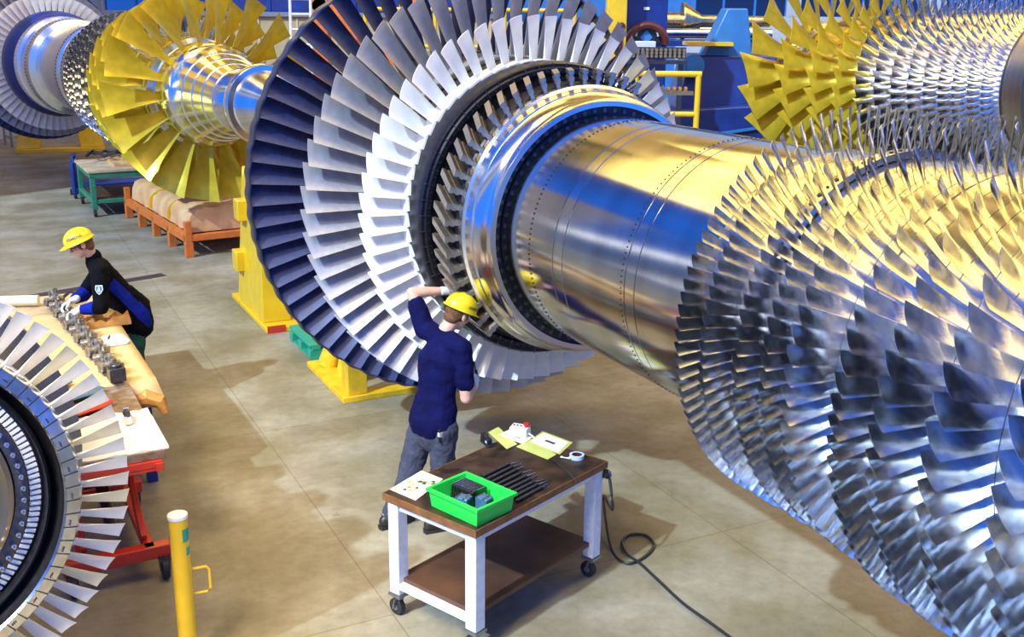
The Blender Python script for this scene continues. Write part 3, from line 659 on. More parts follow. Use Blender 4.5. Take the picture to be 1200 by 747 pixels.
# railing in front of the blue bed
hr = thing('guard_rail', 'yellow handrail beside the rightmost white blades, in front of the dark blue machine', 'railing', (at(817, 120, 17)[0], 17, 0))
zt1, zt2 = at(817, 87, 17)[2], at(817, 134, 17)[2]; xl = at(745, 100, 17)[0] - hr.location.x
for x_ in (0, xl):
    mb = MB(); mb.cyl((x_, 0, 0), (x_, 0, zt1), .045); mb.build('post', 'yellow_rail', hr)
mb = MB(); mb.cyl((xl, 0, zt1), (.045, 0, zt1), .045); mb.build('top_rail', 'yellow_rail', hr)
for z_ in (zt2, .6):
    mb = MB(); mb.cyl((xl, 0, z_), (0, 0, z_), .04); mb.build('middle_rail', 'yellow_rail', hr)
mb = MB(); [mb.cyl((-.62 + k * .09, .12, zt1 - .22), (-.62 + k * .09, .2, zt1 - .3), .03, n=10) for k in range(6)]; mb.bar((-.75, .14, zt1 - .3), (-.05, .14, zt1 - .3), .1, .06); mb.build('hose_manifold', 'gold', hr)
# shiny turned parts on a trestle far right
mp_ = thing('turned_parts_rack', 'trestle with shiny turned shafts behind the blue bearing pedestal', 'rack', (at(830, 40, 26)[0], 26, 0))
zt_ = at(830, 46, 26)[2]
mb = MB(); mb.box((0, 0, zt_ - .08), (2.6, 1.8, .12)); [mb.box((x, y, (zt_ - .14) / 2), (.14, .14, zt_ - .14)) for x in (-1.1, 1.1) for y in (-.4, .4)]; mb.build('trestle', 'blue_paint', mp_)
sh = MB(); sh.lathe([(-1.5, 0), (-1.5, .12), (-.9, .12), (-.88, .24), (-.4, .24), (-.38, .14), (.1, .14), (.5, .42), (.56, .42), (.6, .2), (1.0, .2), (1.05, .36), (1.3, .36), (1.3, 0)], 48)
t_ = sh.build('turned_shaft', 'gold', None, loc=(mp_.location.x - .1, 25.9, zt_ + .41), rot=(0, 0, PI/2)); tag(t_, 'golden turned shaft with a cone lying on the far trestle', 'shaft')
for k, (yy, rr) in enumerate(((25.2, .11), (26.55, .13))):
    mb = MB(); mb.cyl((-1.2, 0, 0), (1.2, 0, 0), rr, n=24); mb.cyl((.6, 0, 0), (.8, 0, 0), rr * 1.5, n=24)
    o = mb.build('steel_bar', 'steel', None, loc=(mp_.location.x + .1, yy, zt_ - .02 + rr * 1.5)); tag(o, ['thick bright steel bar lying in front of golden turned shaft', 'thick bright steel bar lying behind golden turned shaft'][k], 'bar')
# far blue girder in the background
gd = thing('crane_girder', 'light blue girder across the background left of the yellow column', 'girder', (at(670, 15, 34)[0], 34, 0))
z0 = at(670, 26, 34)[2]
mb = MB(); mb.box((0, 0, z0 + .45), (7.5, .6, .9)); mb.build('beam', 'blue_light', gd, bevel=.02)
for x in (-3, 3):
    mb = MB(); mb.box((x, 0, z0 / 2), (.4, .4, z0)); mb.build('post', 'blue_light', gd)
# ------------------------------------------------------------------ things on the floor at the back left
st = thing('support_stand', 'yellow stand under the dark blade ring at the far left', 'stand', (*(np.array(fl(72, 176))[:2]), 0), .35)
mb = MB(); mb.box((0, 0, .05), (2.2, 1.0, .1)); mb.build('base_plate', 'yellow_paint', st, bevel=.01)
for sx in (-1, 1):
    mb = MB(); mb.hexa([(sx * .8 - .3, -.35, .1), (sx * .8 + .3, -.35, .1), (sx * .8 + .3, .35, .1), (sx * .8 - .3, .35, .1)], [(sx * .62 - .25, -.2, .95), (sx * .62 + .25, -.2, .95), (sx * .62 + .25, .2, .95), (sx * .62 - .25, .2, .95)])
    mb.build('upright', 'yellow_paint', st, bevel=.02)
mb = MB(); [mb.cyl((sx * .5, -.2, .85), (sx * .5, .2, .85), .13, n=20) for sx in (-1, 1)]; mb.box((0, 0, .6), (1.2, .4, .2)); mb.build('roller', 'yellow_paint', st)
sr = thing('barrier', 'low steel tube barrier on the floor at the far left edge', 'barrier', tuple(fl(14.5, 173)), 2.2)
for x in (0, .85): MB().cyl((x, 0, 0), (x, 0, .62), .035).build('post', 'caster_grey', sr)
for z_ in (.6, .25): MB().cyl((-.03, 0, z_), (.88, 0, z_), .028).build('rail', 'caster_grey', sr)
# green trolley with brown paper, blue trolley behind it
E1 = np.array([-.49, .87, 0]); E2 = np.array([.87, .49, 0]); AZ = math.atan2(E2[1], E2[0])
def caster(mb_, p, r=.06, w=.04): mb_.cyl((p[0] - w / 2, p[1], r), (p[0] + w / 2, p[1], r), r, n=20)
gt = thing('trolley', 'green steel trolley with brown paper on top, under the yellow bladed rotor', 'trolley', tuple(fl(115, 257) + E1 * .25), AZ)
mb = MB()
for x in (.0, 1.9):
    for y in (.0, 1.55): mb.box((x, y, .44), (.09, .09, .62))
for x in (0, 1.9): mb.box((x, .78, .76), (.09, 1.6, .1)); mb.box((x, .78, .28), (.07, 1.6, .07))
for y in (0, 1.55): mb.box((.95, y, .76), (2.0, .09, .1)); mb.box((.95, y, .28), (2.0, .07, .07))
mb.build('frame', 'green_paint', gt, bevel=.006)
mb = MB(); mb.box((.95, .78, .83), (2.04, 1.68, .04)); mb.build('tabletop', 'plywood', gt)
mb = MB(); mb.box((.95, .78, .32), (1.8, 1.5, .03)); mb.build('lower_shelf', 'shelf_wood', gt)
for x in (0, 1.9):
    for y in (0, 1.55):
        mb = MB(); caster(mb, (x, y), .065, .05); mb.build('caster', 'rubber', gt)
def crumple(mb, nx, ny, w, d, amp, seed, z=0.):
    rs = np.random.RandomState(seed); A = rs.rand(nx, ny) * amp
    vs = [(w * i / (nx - 1), d * j / (ny - 1), z + A[i, j]) for i in range(nx) for j in range(ny)]
    vs2 = [(x, y, z - .004) for x, y, q in vs]
    n = nx * ny; fs = [(i * ny + j, (i + 1) * ny + j, (i + 1) * ny + j + 1, i * ny + j + 1) for i in range(nx - 1) for j in range(ny - 1)]
    per = [i * ny for i in range(nx)] + [(nx - 1) * ny + j for j in range(1, ny)] + [i * ny + ny - 1 for i in range(nx - 2, -1, -1)] + [j for j in range(ny - 2, 0, -1)]
    fs += [tuple(q + n for q in f[::-1]) for f in fs] + [(per[k], per[(k + 1) % len(per)], per[(k + 1) % len(per)] + n, per[k] + n) for k in range(len(per))]
    return mb.add(vs + vs2, fs)
gl = Vector(gt.location)
def on(o, p): return tuple(o.matrix_basis @ Vector(p))
mb = MB(); crumple(mb, 12, 9, 1.4, 1.25, .09, 3); o = mb.build('wrapping_paper', 'paper_brown', None, loc=on(gt, (.45, .25, .855)), rot=(0, 0, AZ), angle=10); tag(o, 'crumpled brown wrapping paper lying on the green trolley', 'paper')
mb = MB(); rs = np.random.RandomState(5)
pts = [(.1 + .16 * k, .5 + .25 * math.sin(k * 1.7), .03 + .1 * rs.rand()) for k in range(9)]; mb.sweep(pts, [.03] * 9, 8); pts = [(.2 + .1 * k, .75 + .2 * math.cos(k * 1.9), .05 + .08 * rs.rand()) for k in range(8)]; mb.sweep(pts, [.025] * 8, 8)
o = mb.build('lifting_strap', 'rubber', None, loc=on(gt, (-.02, .55, .93)), rot=(0, 0, AZ)); tag(o, 'tangled black strap lying on brown paper on the green trolley', 'strap')
bt = thing('trolley', 'blue trolley frame standing left of the green trolley', 'trolley', tuple(fl(89, 233)), AZ)
mb = MB(); mb.sweep([(0, 0, .1), (0, 0, .72), (.05, .06, .8), (.1, .5, .8), (.1, .56, .72), (.1, .56, .1)], [.06] * 6, 8); mb.bar((0, 0, .16), (1.6, 0, .16), .1, .1); mb.bar((.1, .56, .16), (1.6, .56, .16), .1, .1); mb.box((.9, .28, .24), (1.4, .6, .06)); mb.build('frame', 'blue_paint', bt, bevel=.01)
for x in (0, 1.5):
    for y in (0, .56):
        mb = MB(); caster(mb, (x, y), .06, .05); mb.build('caster', 'rubber', bt)
# orange pallet frame with a wrapped bundle
pA, pB, pC = np.array(fl(219, 303)), np.array(fl(147, 255)), np.array(fl(286, 290))
LN = np.linalg.norm(pB - pA); e1 = (pB - pA) / LN; e2 = np.array([e1[1], -e1[0], 0]); az = math.atan2(e2[1], e2[0])
op = thing('steel_pallet', 'orange steel pallet frame left of the tall yellow stand, carrying a wrapped bundle', 'pallet', tuple(pA), az)
WD = 1.75
mb = MB()
for x in (.05, WD - .05): mb.box((x, LN / 2, .30), (.1, LN, .12))
for k in range(5): mb.box((WD / 2, .06 + k * (LN - .12) / 4, .30), (WD, .1, .1))
mb.build('frame', 'orange_paint', op, bevel=.006)
for x in (.06, WD - .06):
    for k in range(5):
        mb = MB(); mb.box((x, .06 + k * (LN - .12) / 4, .12), (.12, .12, .24)); mb.build('foot', 'orange_paint', op, bevel=.006)
for c_, s_ in (((.06, .05, .46), (.1, .1, .2)), ((WD - .06, .05, .42), (.1, .1, .14)), ((.06, LN - .05, .46), (.1, .1, .2))): MB().box(c_, s_).build('corner_post', 'orange_paint', op, bevel=.006)
# bundle: lumpy long wrapped body
def bundle(L_, W_, H_, seed):
    rs = np.random.RandomState(seed); mb = MB(); ny, na = 30, 20; vs = []
    for i in range(ny):
        y = L_ * i / (ny - 1); sag = 1 - .05 * math.sin(i * .5) - .03 * rs.rand()
        if i in (9, 18): sag *= .9
        for j in range(na):
            t = PI * j / (na - 1); w = abs(math.cos(t)) ** .5 * math.copysign(1, math.cos(t)); h = max(0, math.sin(t)) ** .55
            vs.append((W_ / 2 + w * W_ / 2 * (1 + .01 * rs.randn()), y + .015 * rs.randn(), max(0, h * H_ * sag * (1 + .025 * rs.randn()) * (1 - .12 * math.cos(t)))))
    fs = [(i * na + j, i * na + j + 1, (i + 1) * na + j + 1, (i + 1) * na + j) for i in range(ny - 1) for j in range(na - 1)]
    fs += [(i * na, (i + 1) * na, (i + 1) * na + na - 1, i * na + na - 1) for i in range(ny - 1)]
    fs += [tuple(range(na))[::-1], tuple((ny - 1) * na + j for j in range(na))]
    return mb.add(vs, fs)
bd = bundle(LN - .3, WD - .25, .38, 4).build('wrapped_bundle', 'paper_brown', None, loc=tuple(pA + e1 * .15 + e2 * .12 + np.array([0, 0, .362])), rot=(0, 0, az), angle=30)
tag(bd, 'long bundle wrapped in brown paper lying on the orange pallet frame', 'bundle')
for k in (9, 18):
    y = (LN - .3) * k / 29
    mb = MB(); hw = (WD - .25) / 2; pts = [(hw + hw * 1.03 * abs(math.cos(t)) ** .5 * math.copysign(1, math.cos(t)), y, .36 * max(0, math.sin(t)) ** .55) for t in np.linspace(0.02, PI - .02, 22)]
    mb.sweep(pts, [(.012, .03)] * 22, 6, (0, 1, 0)); mb.build('strap', 'yellow_paint', bd)
# teal pallet under the dark ring
pl = thing('plastic_pallet', 'teal plastic pallet on the floor between the two yellow stands', 'pallet', rp(3.62, 11.35), PHI)
mb = MB(); mb.box((0, 0, .155), (1.15, .85, .03)); [mb.box((-.5 + k * .25, 0, .125), (.1, .85, .04)) for k in range(5)]; mb.build('deck', 'teal_plastic', pl, bevel=.005)
for x in (-.5, 0, .5):
    for y in (-.36, 0, .36):
        mb = MB(); mb.box((x, y, .06), (.15, .12, .1)); mb.build('foot', 'teal_plastic', pl, bevel=.005)
mb = MB(); [mb.box((x, 0, .012), (.13, .85, .024)) for x in (-.5, 0, .5)]; mb.build('skid', 'teal_plastic', pl)
# ------------------------------------------------------------------ work table in front
TA = math.radians(50.2); TL, TW, TH = 1.30, .765, .85
TO = np.array([-.195, 5.52, 0])
ex = np.array([math.cos(TA), math.sin(TA), 0]); ey = np.array([-math.sin(TA), math.cos(TA), 0])
tb = thing('work_table', 'wheeled work table with white legs and dark board top before the standing worker', 'table', tuple(TO), TA)
mb = MB(); mb.box((TL / 2, TW / 2, TH - .022), (TL, TW, .044)); mb.build('tabletop', 'table_wood', tb, bevel=.004)
mb = MB()
for (c, s_) in (((TL / 2, -.002, TH - .022), (TL + .008, .006, .046)), ((TL / 2, TW + .002, TH - .022), (TL + .008, .006, .046)), ((-.002, TW / 2, TH - .022), (.006, TW + .008, .046)), ((TL + .002, TW / 2, TH - .022), (.006, TW + .008, .046))): mb.box(c, s_)
mb.build('edge_band', 'table_edge', tb)
for x in (.06, TL - .06):
    for y in (.06, TW - .06):
        lg = MB().box((x, y, .485), (.085, .085, .64)).build('leg', 'white_steel', tb, bevel=.005)
        mb = MB(); mb.box((x, y, .152), (.10, .10, .016)); mb.box((x, y, .13), (.03, .03, .04)); mb.bar((x - .03, y, .125), (x - .03, y + .02, .05), .03, .006); mb.bar((x + .03, y, .125), (x + .03, y + .02, .05), .03, .006); mb.build('caster_fork', 'caster_grey', tb)
        mb = MB(); mb.cyl((x - .02, y + .02, .055), (x + .02, y + .02, .055), .055, n=24); mb.build('caster_wheel', 'rubber', tb, bevel=.004)
        mb = MB(); mb.cyl((x - .024, y + .02, .055), (x + .024, y + .02, .055), .022, n=14); mb.build('wheel_hub', 'caster_grey', tb)
for c_, s_ in (((TL / 2, .06, TH - .075), (TL - .2, .04, .06)), ((TL / 2, TW - .06, TH - .075), (TL - .2, .04, .06)), ((.06, TW / 2, TH - .075), (.04, TW - .2, .06)), ((TL - .06, TW / 2, TH - .075), (.04, TW - .2, .06))): MB().box(c_, s_).build('apron', 'white_steel', tb)
mb = MB(); mb.box((TL / 2, TW / 2, .262), (TL - .12, TW - .10, .03)); mb.build('lower_shelf', 'shelf_wood', tb, bevel=.003)
for x in (.045, TL - .045):
    mb = MB(); mb.box((x, TW / 2, .228), (.05, TW - .2, .038)); mb.build('shelf_rail', 'white_steel', tb)
mb = MB(); mb.cyl((TL - .02, .02, TH - .10), (TL + .035, -.0, TH - .10), .02); mb.torus((TL + .02, .01, TH - .1), .028, .008, (1, 0, 0), 16, 6); mb.build('cable_hook', 'gunmetal', tb)
ZT = TH + .001
def tpos(u, v, z=ZT): return np.array(fl(u, v, z))
# green tray: rim corners from the photo
tc_ = np.array([-.262, 5.80, 0]); ta = TA - math.radians(93.5)
tr = thing('parts_tray', 'bright green plastic tray on the front corner of the work table', 'tray', (tc_[0] + .03, tc_[1] + .005, ZT), ta)
def tray(w, d, h, t):
    mb = MB(); o = [(-w/2, -d/2), (w/2, -d/2), (w/2, d/2), (-w/2, d/2)]; k = .94
    def lp(sx, sy, z): return [(x * sx, y * sy, z) for x, y in o]
    i_x, i_y = (w - 2 * t) / w, (d - 2 * t) / d
    rings = [lp(k, k, 0), lp(1, 1, h - .02), lp(1 + .014 / w * 2, 1 + .014 / d * 2, h - .02), lp(1 + .014 / w * 2, 1 + .014 / d * 2, h), lp(i_x, i_y, h), lp(i_x * k, i_y * k, t)]
    vs = [p for r in rings for p in r]; fs = [(3, 2, 1, 0)]
    for r in range(5):
        for j in range(4): fs.append((r * 4 + j, r * 4 + (j + 1) % 4, r * 4 + 4 + (j + 1) % 4, r * 4 + 4 + j))
    fs.append((20, 21, 22, 23)); return mb.add(vs, fs)
tray(.41, .31, .12, .006).build('tray_body', 'green_plastic', tr, smooth=False, bevel=.002)
TM = Matrix.Translation(tr.location) @ Matrix.Rotation(ta, 4, 'Z')
def tin(p): return tuple(TM @ Vector(p))
for i in range(10):
    mb = MB(); mb.box((0, 0, .052), (.012, .125, .10)); mb.box((0, 0, .104), (.008, .11, .006))
    o = mb.build('steel_plate', 'gunmetal', None, loc=tin((-.165 + i * .0185, .05, .008)), rot=(0, .12, ta), bevel=.001)
    tag(o, 'dark steel plate standing in the row of plates in the green tray', 'plate', 'row of plates in the green tray')
    e = MB().box((0, 0, .1085), (.007, .105, .005)).build('bright_edge', 'chrome', o)
for k, (x, y, z, a, lb) in enumerate(((-.005, -.06, .0075, .25, 'blue steel block nearer the front corner, beside the plates in the green tray'), (.085, .025, .0075, .1, 'blue steel block behind the other block in the green tray'))):
    o = thing('steel_block', lb, 'block', tin((x, y, z)), ta + a)
    mb = MB(); mb.box((0, 0, .045), (.085, .07, .09)); mb.build('body', 'blue_box', o, bevel=.004)
    mb = MB(); mb.box((.02, 0, .09), (.015, .074, .008)); mb.box((-.03, 0, .0905), (.01, .074, .006)); mb.build('bright_band', 'chrome', o)
    mb = MB(); mb.box((.044, 0, .05), (.004, .05, .05)); mb.build('dark_face', 'black_plastic', o)
# row of black threaded pins with bright tips
for i in range(9):
    a0 = tpos(566 + i * 4.8, 560.5 + i * 3.7); 
    mb = MB(); n_ = 13; pr = []
    for k in range(n_): pr += [(k * .02, .007), (k * .02 + .008, .0125), (k * .02 + .014, .0125)]
    pts = [(y, 0, .0127) for y, r in pr]; mb.sweep(pts, [r for y, r in pr], 10, (0, 0, 1))
    o = mb.build('threaded_pin', 'black_plastic', None, loc=tuple(a0), rot=(0, 0, TA + .02 * math.sin(i)))
    tag(o, 'black ribbed pin with thin bright tip lying in the row behind the green tray', 'pin', 'black pins on the work table')
    mb = MB(); mb.sweep([(.255, 0, .012), (.30, .006 * (i % 3 - 1), .008), (.345, .012 * (i % 3 - 1), .0035)], [.005, .004, .0025], 8); mb.build('tip', 'chrome', o)
# picture sheets at the left end
def sheet(name, label, px, z, mt, cat='paper', th=.002, group=None):
    P = [tpos(u, v, z) for u, v in px]; c = sum(P) / 4
    mb = MB(); mb.prism([tuple((p - c)[:2]) for p in P], 0, th); o = mb.build(name, mt, None, loc=(c[0], c[1], z), smooth=False); tag(o, label, cat, group); return o, c
def drawing(parent, spots):
    """prints are part of the sheet's own mesh"""
    mb = MB(); me = parent.data; mb.v = [tuple(v.co) for v in me.vertices]; mb.f = [tuple(p.vertices) for p in me.polygons]; mb.m = [0] * len(mb.f)
    for (x, y, r, m_) in spots:
        mb.mi = m_ + 1
        mb.prism([(x + r * q * math.cos(t), y + r * q * math.sin(t)) for t, q in [(2 * PI * k / 9, .7 + .3 * ((k * 7) % 3) / 2) for k in range(9)]], .0021, .0026 + .0002 * m_)
    parent.data = mb.mesh('printed_sheet', ['paper_cream', 'ink_olive', 'ink_yellow', 'ink_dark'], False)
M['ink_olive'] = mat('olive_print', (.30, .33, .06), .5); M['ink_yellow'] = mat('yellow_print', (.75, .66, .10), .5); M['ink_dark'] = mat('dark_print', (.06, .06, .05), .5)
s1, c1 = sheet('printed_sheet', 'white printed sheet with olive pictures at the left end of the work table', [(457, 574), (494, 552), (519, 562), (487, 587)], ZT, 'paper_cream')
rs = np.random.RandomState(2)
drawing(s1, [(.07 + .05 * rs.randn(), .035 + .02 * rs.randn(), .012 + .012 * rs.rand(), k % 3) for k in range(12)] + [(-.05 + .035 * rs.randn(), -.05 + .018 * rs.randn(), .008 + .010 * rs.rand(), k % 3) for k in range(10)])
# sleeves and papers at the far end
for k, (nm, lb, px, mt, dz) in enumerate((
    ('document_sleeve', 'yellow green sleeve lying flat beside the black tape dispenser', [(572, 507), (584, 501), (606, 521), (594, 527)], 'sleeve_yellow', .0),
    ('document_sleeve', 'yellow green sleeve in front of the white paper with black label', [(605, 524), (622, 515), (652, 533), (642, 539)], 'sleeve_yellow', .0),
    ('document_sheet', 'cream paper with dark label lying between the sleeve and the grey control box', [(584, 510), (597, 504), (624, 513), (613, 521)], 'paper_cream', .004),
    ('document_sheet', 'white paper with black label in green sleeve near the tape roll', [(622, 518), (637, 508), (666, 519), (654, 531)], 'paper_white', .004))):
    o, c = sheet(nm, lb, px, ZT + dz, mt)
    if 'sheet' in nm:
        mb = MB(); ang = math.atan2(*(tpos(px[2][0], px[2][1]) - tpos(px[1][0], px[1][1]))[:2][::-1])
        R = Matrix.Rotation(ang, 3, 'Z'); mb.box((0.0, 0.0, .003), (.085, .028, .002), R); mb.build('dark_label', 'ink_dark', o)
o, c = sheet('document_sleeve', 'green sleeve edge under the white labelled paper', [(619, 518), (636, 506), (671, 519), (656, 533)], ZT + .001, 'sleeve_yellow')
# control box with red knob
p = tpos(609, 511); cbx = thing('control_box', 'light grey control box with red knob at the far edge of the work table', 'control box', tuple(p), TA - PI/2 + .28)
mb = MB(); mb.hexa([(-.068, -.045, 0), (.068, -.045, 0), (.068, .045, 0), (-.068, .045, 0)], [(-.064, -.036, .065), (.064, -.036, .065), (.064, .042, .075), (-.064, .042, .075)]); mb.build('housing', 'grey_plastic', cbx, bevel=.004)
mb = MB(); mb.cyl((.045, .01, .068), (.045, .01, .085), .012, n=16); mb.cyl((.045, .01, .085), (.045, .01, .098), .021, .019, 20); mb.build('stop_knob', 'red_plastic', cbx)
for k in range(3):
    mb = MB(); mb.cyl((-.045 + k * .025, .008, .066), (-.045 + k * .025, .008, .077), .007, n=12); mb.build('button', 'red_plastic', cbx)
mb = MB(); mb.sweep([(.066, 0, .03), (.10, -.01, .02), (.16, -.05, .006), (.24, -.09, .005), (.31, -.10, .006)], [.0065] * 5, 8); mb.build('lead', 'grey_plastic', cbx)
# tape dispenser
p = tpos(570, 521); td = thing('tape_dispenser', 'small black tape dispenser at the far edge of the work table', 'tape dispenser', tuple(p), TA - PI/2 - .45)
mb = MB(); mb.hexa([(-.065, -.022, 0), (.065, -.022, 0), (.065, .022, 0), (-.065, .022, 0)], [(-.06, -.02, .02), (.06, -.02, .02), (.06, .02, .02), (-.06, .02, .02)]); mb.hexa([(.01, -.02, .02), (.06, -.02, .02), (.06, .02, .02), (.01, .02, .02)], [(.02, -.018, .06), (.058, -.018, .055), (.058, .018, .055), (.02, .018, .06)]); mb.hexa([(-.062, -.02, .02), (-.035, -.02, .02), (-.035, .02, .02), (-.062, .02, .02)], [(-.064, -.018, .065), (-.05, -.018, .07), (-.05, .018, .07), (-.064, .018, .065)]); mb.build('body', 'black_plastic', td, bevel=.003)
mb = MB(); mb.cyl((-.01, -.014, .042), (-.01, .014, .042), .03, n=24); mb.build('tape_reel', 'gunmetal', td)
mb = MB(); mb.box((.04, -.021, .036), (.022, .002, .014)); mb.build('label', 'sticker', td)
# tape roll
p = tpos(676, 537); mb = MB(); mb.lathe([(0, .034), (0, .05), (.026, .05), (.026, .034), (0, .034)], 40)
tp_ = thing('tape_roll', 'pale blue roll of tape at the right end of the work table', 'tape', tuple(p), 0)
o = mb.build('tape', 'tape_blue', tp_, rot=(PI/2, 0, 0)); o.location = (0, 0, 0)
mb = MB(); mb.lathe([(.001, .031), (.001, .0345), (.025, .0345), (.025, .031), (.001, .031)], 40); mb.build('core', 'dark_red', tp_, rot=(PI/2, 0, 0))
p = tpos(664, 538); mb = MB(); mb.sweep([(-.03, .012, .006), (-.012, .004, .006), (.012, -.004, .006)], [.005, .0045, .005], 8); mb.ell((-.032, .013, .007), (.011, .011, .0065)); mb.ell((.016, -.006, .008), (.012, .012, .0075)); o = mb.build('ear_plug', 'white_steel', None, loc=tuple(p)); tag(o, 'small white plug lying left of the blue tape roll', 'plug')
# short black lead across the table edge
q0, q1, q2 = tpos(650, 541), tpos(660, 550), tpos(672, 560)
mb = MB(); mb.sweep([q0 + [0, 0, .006], q1 + [0, 0, .006], q2 + [.0, -.004, .004], q2 + [.02, -.03, -.03]], [.006] * 4, 8); o = mb.build('cable', 'cable', None); tag(o, 'short black lead over the right long edge of the work table', 'cable')
# power cable hanging from the table and coiled on the floor
hk = TO + ex * (TL + .03) + ey * .0
pts = [tuple(hk + [0, 0, .75]), tuple(hk + np.array([.03, -.02, .5])), tuple(np.array(fl(706, 614)) * [1, 1, 0] + [0, 0, .22])]
for u, v in ((716, 642), (733, 660), (752, 655), (766, 640), (757, 628), (738, 627), (729, 637), (735, 650), (748, 662), (768, 680), (800, 707), (832, 730), (862, 752), (890, 772)): pts.append(tuple(fl(u, v, .014)))
pts[9] = (*pts[9][:2], .02); pts[11] = (*pts[11][:2], .034); pts[12] = (*pts[12][:2], .03)
def smooth_path(pts, k=6):
    P = [np.array(p) for p in pts]; P = [2 * P[0] - P[1]] + P + [2 * P[-1] - P[-2]]; out = []
    for i in range(1, len(P) - 2):
        for j in range(k):
            t = j / k; a, b, c, d_ = P[i - 1:i + 3]
            out.append(.5 * ((2 * b) + (-a + c) * t + (2 * a - 5 * b + 4 * c - d_) * t * t + (-a + 3 * b - 3 * c + d_) * t ** 3))
    out.append(P[-2]); return out
mb = MB(); P = smooth_path(pts); mb.sweep(P, [.0105] * len(P), 8, (0, .3, 1)); o = mb.build('power_cable', 'cable', None); tag(o, 'black power cable looped on the floor right of the work table', 'cable')
# ------------------------------------------------------------------ yellow bollard with handle
bo = thing('bollard', 'yellow steel bollard with pale cap and side loop at lower left', 'bollard', (-1.868, 5.44, 0))
mb = MB(); mb.cyl((0, 0, 0), (0, 0, .965), .052, n=28); mb.build('post', 'yellow_paint', bo)
mb = MB(); mb.cyl((0, 0, .955), (0, 0, .98), .056, n=28); mb.build('cap', 'paper_white', bo, bevel=.004)
mb = MB(); mb.sweep([(.05, .03, .62), (.12, .06, .62), (.135, .065, .60), (.135, .065, .48), (.12, .06, .46), (.05, .03, .46)], [.008] * 6, 8); mb.build('side_loop', 'yellow_paint', bo)
mb = MB(); mb.sweep([(.0525 * math.cos(t), .0525 * math.sin(t), .86) for t in np.linspace(-.9, .1, 6)], [(.04, .002)] * 6, 6, (0, 0, 1)); mb.sweep([(.0525 * math.cos(t), .0525 * math.sin(t), .76) for t in np.linspace(-.6, .1, 6)], [(.025, .002)] * 6, 6, (0, 0, 1)); mb.build('sticker', 'teal_plastic', bo)
# ------------------------------------------------------------------ red lift cart
cP = np.array([-2.32, 6.48, 0]); ce = np.array([-.47, .883, 0]); cf = np.array([-.883, -.47, 0]); ca = math.atan2(-cf[1], -cf[0])
CL, CW = 1.35, .62
ct = thing('lift_cart', 'red steel lift cart on black wheels behind the left foreground disc', 'cart', tuple(cP + cf * CW), ca)   # local +x to the right corner, +y away
mb = MB(); mb.box((CW / 2, .03, .19), (CW + .06, .09, .09)); mb.box((CW / 2, CL - .2, .19), (CW + .06, .09, .09)); mb.box((.1, CL / 2, .20), (.07, CL, .07)); mb.box((CW - .1, CL / 2, .20), (.07, CL, .07)); mb.build('base_frame', 'red_paint', ct, bevel=.006)
for sx in (.12, CW - .12):
    mb = MB(); mb.bar((sx, .12, .24), (sx, CL - .45, .77), .04, .09); mb.build('lift_arm', 'red_paint', ct, bevel=.004)
    mb = MB(); mb.bar((sx + (.05 if sx < .3 else -.05), CL - .35, .24), (sx + (.05 if sx < .3 else -.05), .25, .74), .04, .09); mb.build('lift_arm', 'red_paint', ct, bevel=.004)
mb = MB(); mb.cyl((.14, CL * .46, .49), (CW - .14, CL * .46, .49), .03); mb.cyl((CW / 2, .25, .3), (CW / 2, CL * .55, .6), .045); mb.build('hydraulic_ram', 'gunmetal', ct)
mb = MB(); mb.box((CW / 2 + .03, CL / 2 + .06, .805), (CW, CL + .06, .05)); mb.box((CW + .01, CL / 2 + .06, .785), (.05, CL + .08, .06)); mb.box((CW / 2 + .03, .06, .785), (CW + .02, .05, .06)); mb.build('top_frame', 'red_paint', ct, bevel=.004)
for x in (.02, CW - .02):
    for y in (-.02, CL - .2):
        mb = MB(); caster(mb, (x, y), .075, .045); mb.build('wheel', 'rubber', ct, bevel=.004)
        mb = MB(); mb.box((x, y, .15), (.08, .08, .02)); mb.box((x - .03, y, .11), (.008, .05, .09)); mb.box((x + .03, y, .11), (.008, .05, .09)); mb.build('wheel_fork', 'gunmetal', ct)
sl = MB(); sl.box((CW / 2 + .04, CL / 2 + .11, .03), (CW + .03, CL + .12, .058)); o = sl.build('board', 'rust', None, loc=tuple(cP + cf * CW + [0, 0, .831]), rot=(0, 0, ca), bevel=.003); tag(o, 'thick rusty brown board lying on the red lift cart', 'board')
mb = MB(); crumple(mb, 9, 8, CW + .05, .80, .018, 11); o = mb.build('white_sheet', 'white_cloth', None, loc=tuple(cP + cf * (CW - .035) + ce * .06 + [0, 0, .896]), rot=(0, 0, ca), angle=50); tag(o, 'white sheet covering the near end of the board on the red lift cart', 'sheet')
p = fl(150, 497, .90); cl = thing('clamp_block', 'small grey steel clamp lying on the corner of the white sheet', 'clamp', (p[0], p[1], .914), ca)
mb = MB(); mb.box((0, 0, .03), (.05, .12, .06)); mb.box((.0, .05, .075), (.045, .03, .03)); mb.build('body', 'chrome', cl, bevel=.004)
mb = MB(); mb.cyl((0, -.05, .06), (0, -.05, .10), .014, n=12); mb.cyl((-.02, 0, .06), (-.02, 0, .085), .01, n=10); mb.build('screw', 'gunmetal', cl)
p = fl(163, 487, .86); mb = MB(); mb.cyl((0, 0, 0), (0, 0, .012), .035, .03, 18); mb.cyl((0, 0, .012), (0, 0, .018), .02, n=14); o = mb.build('brass_disc', 'gold', None, loc=(p[0], p[1], .890)); tag(o, 'small brass disc lying on the rusty board beside the white sheet', 'disc')
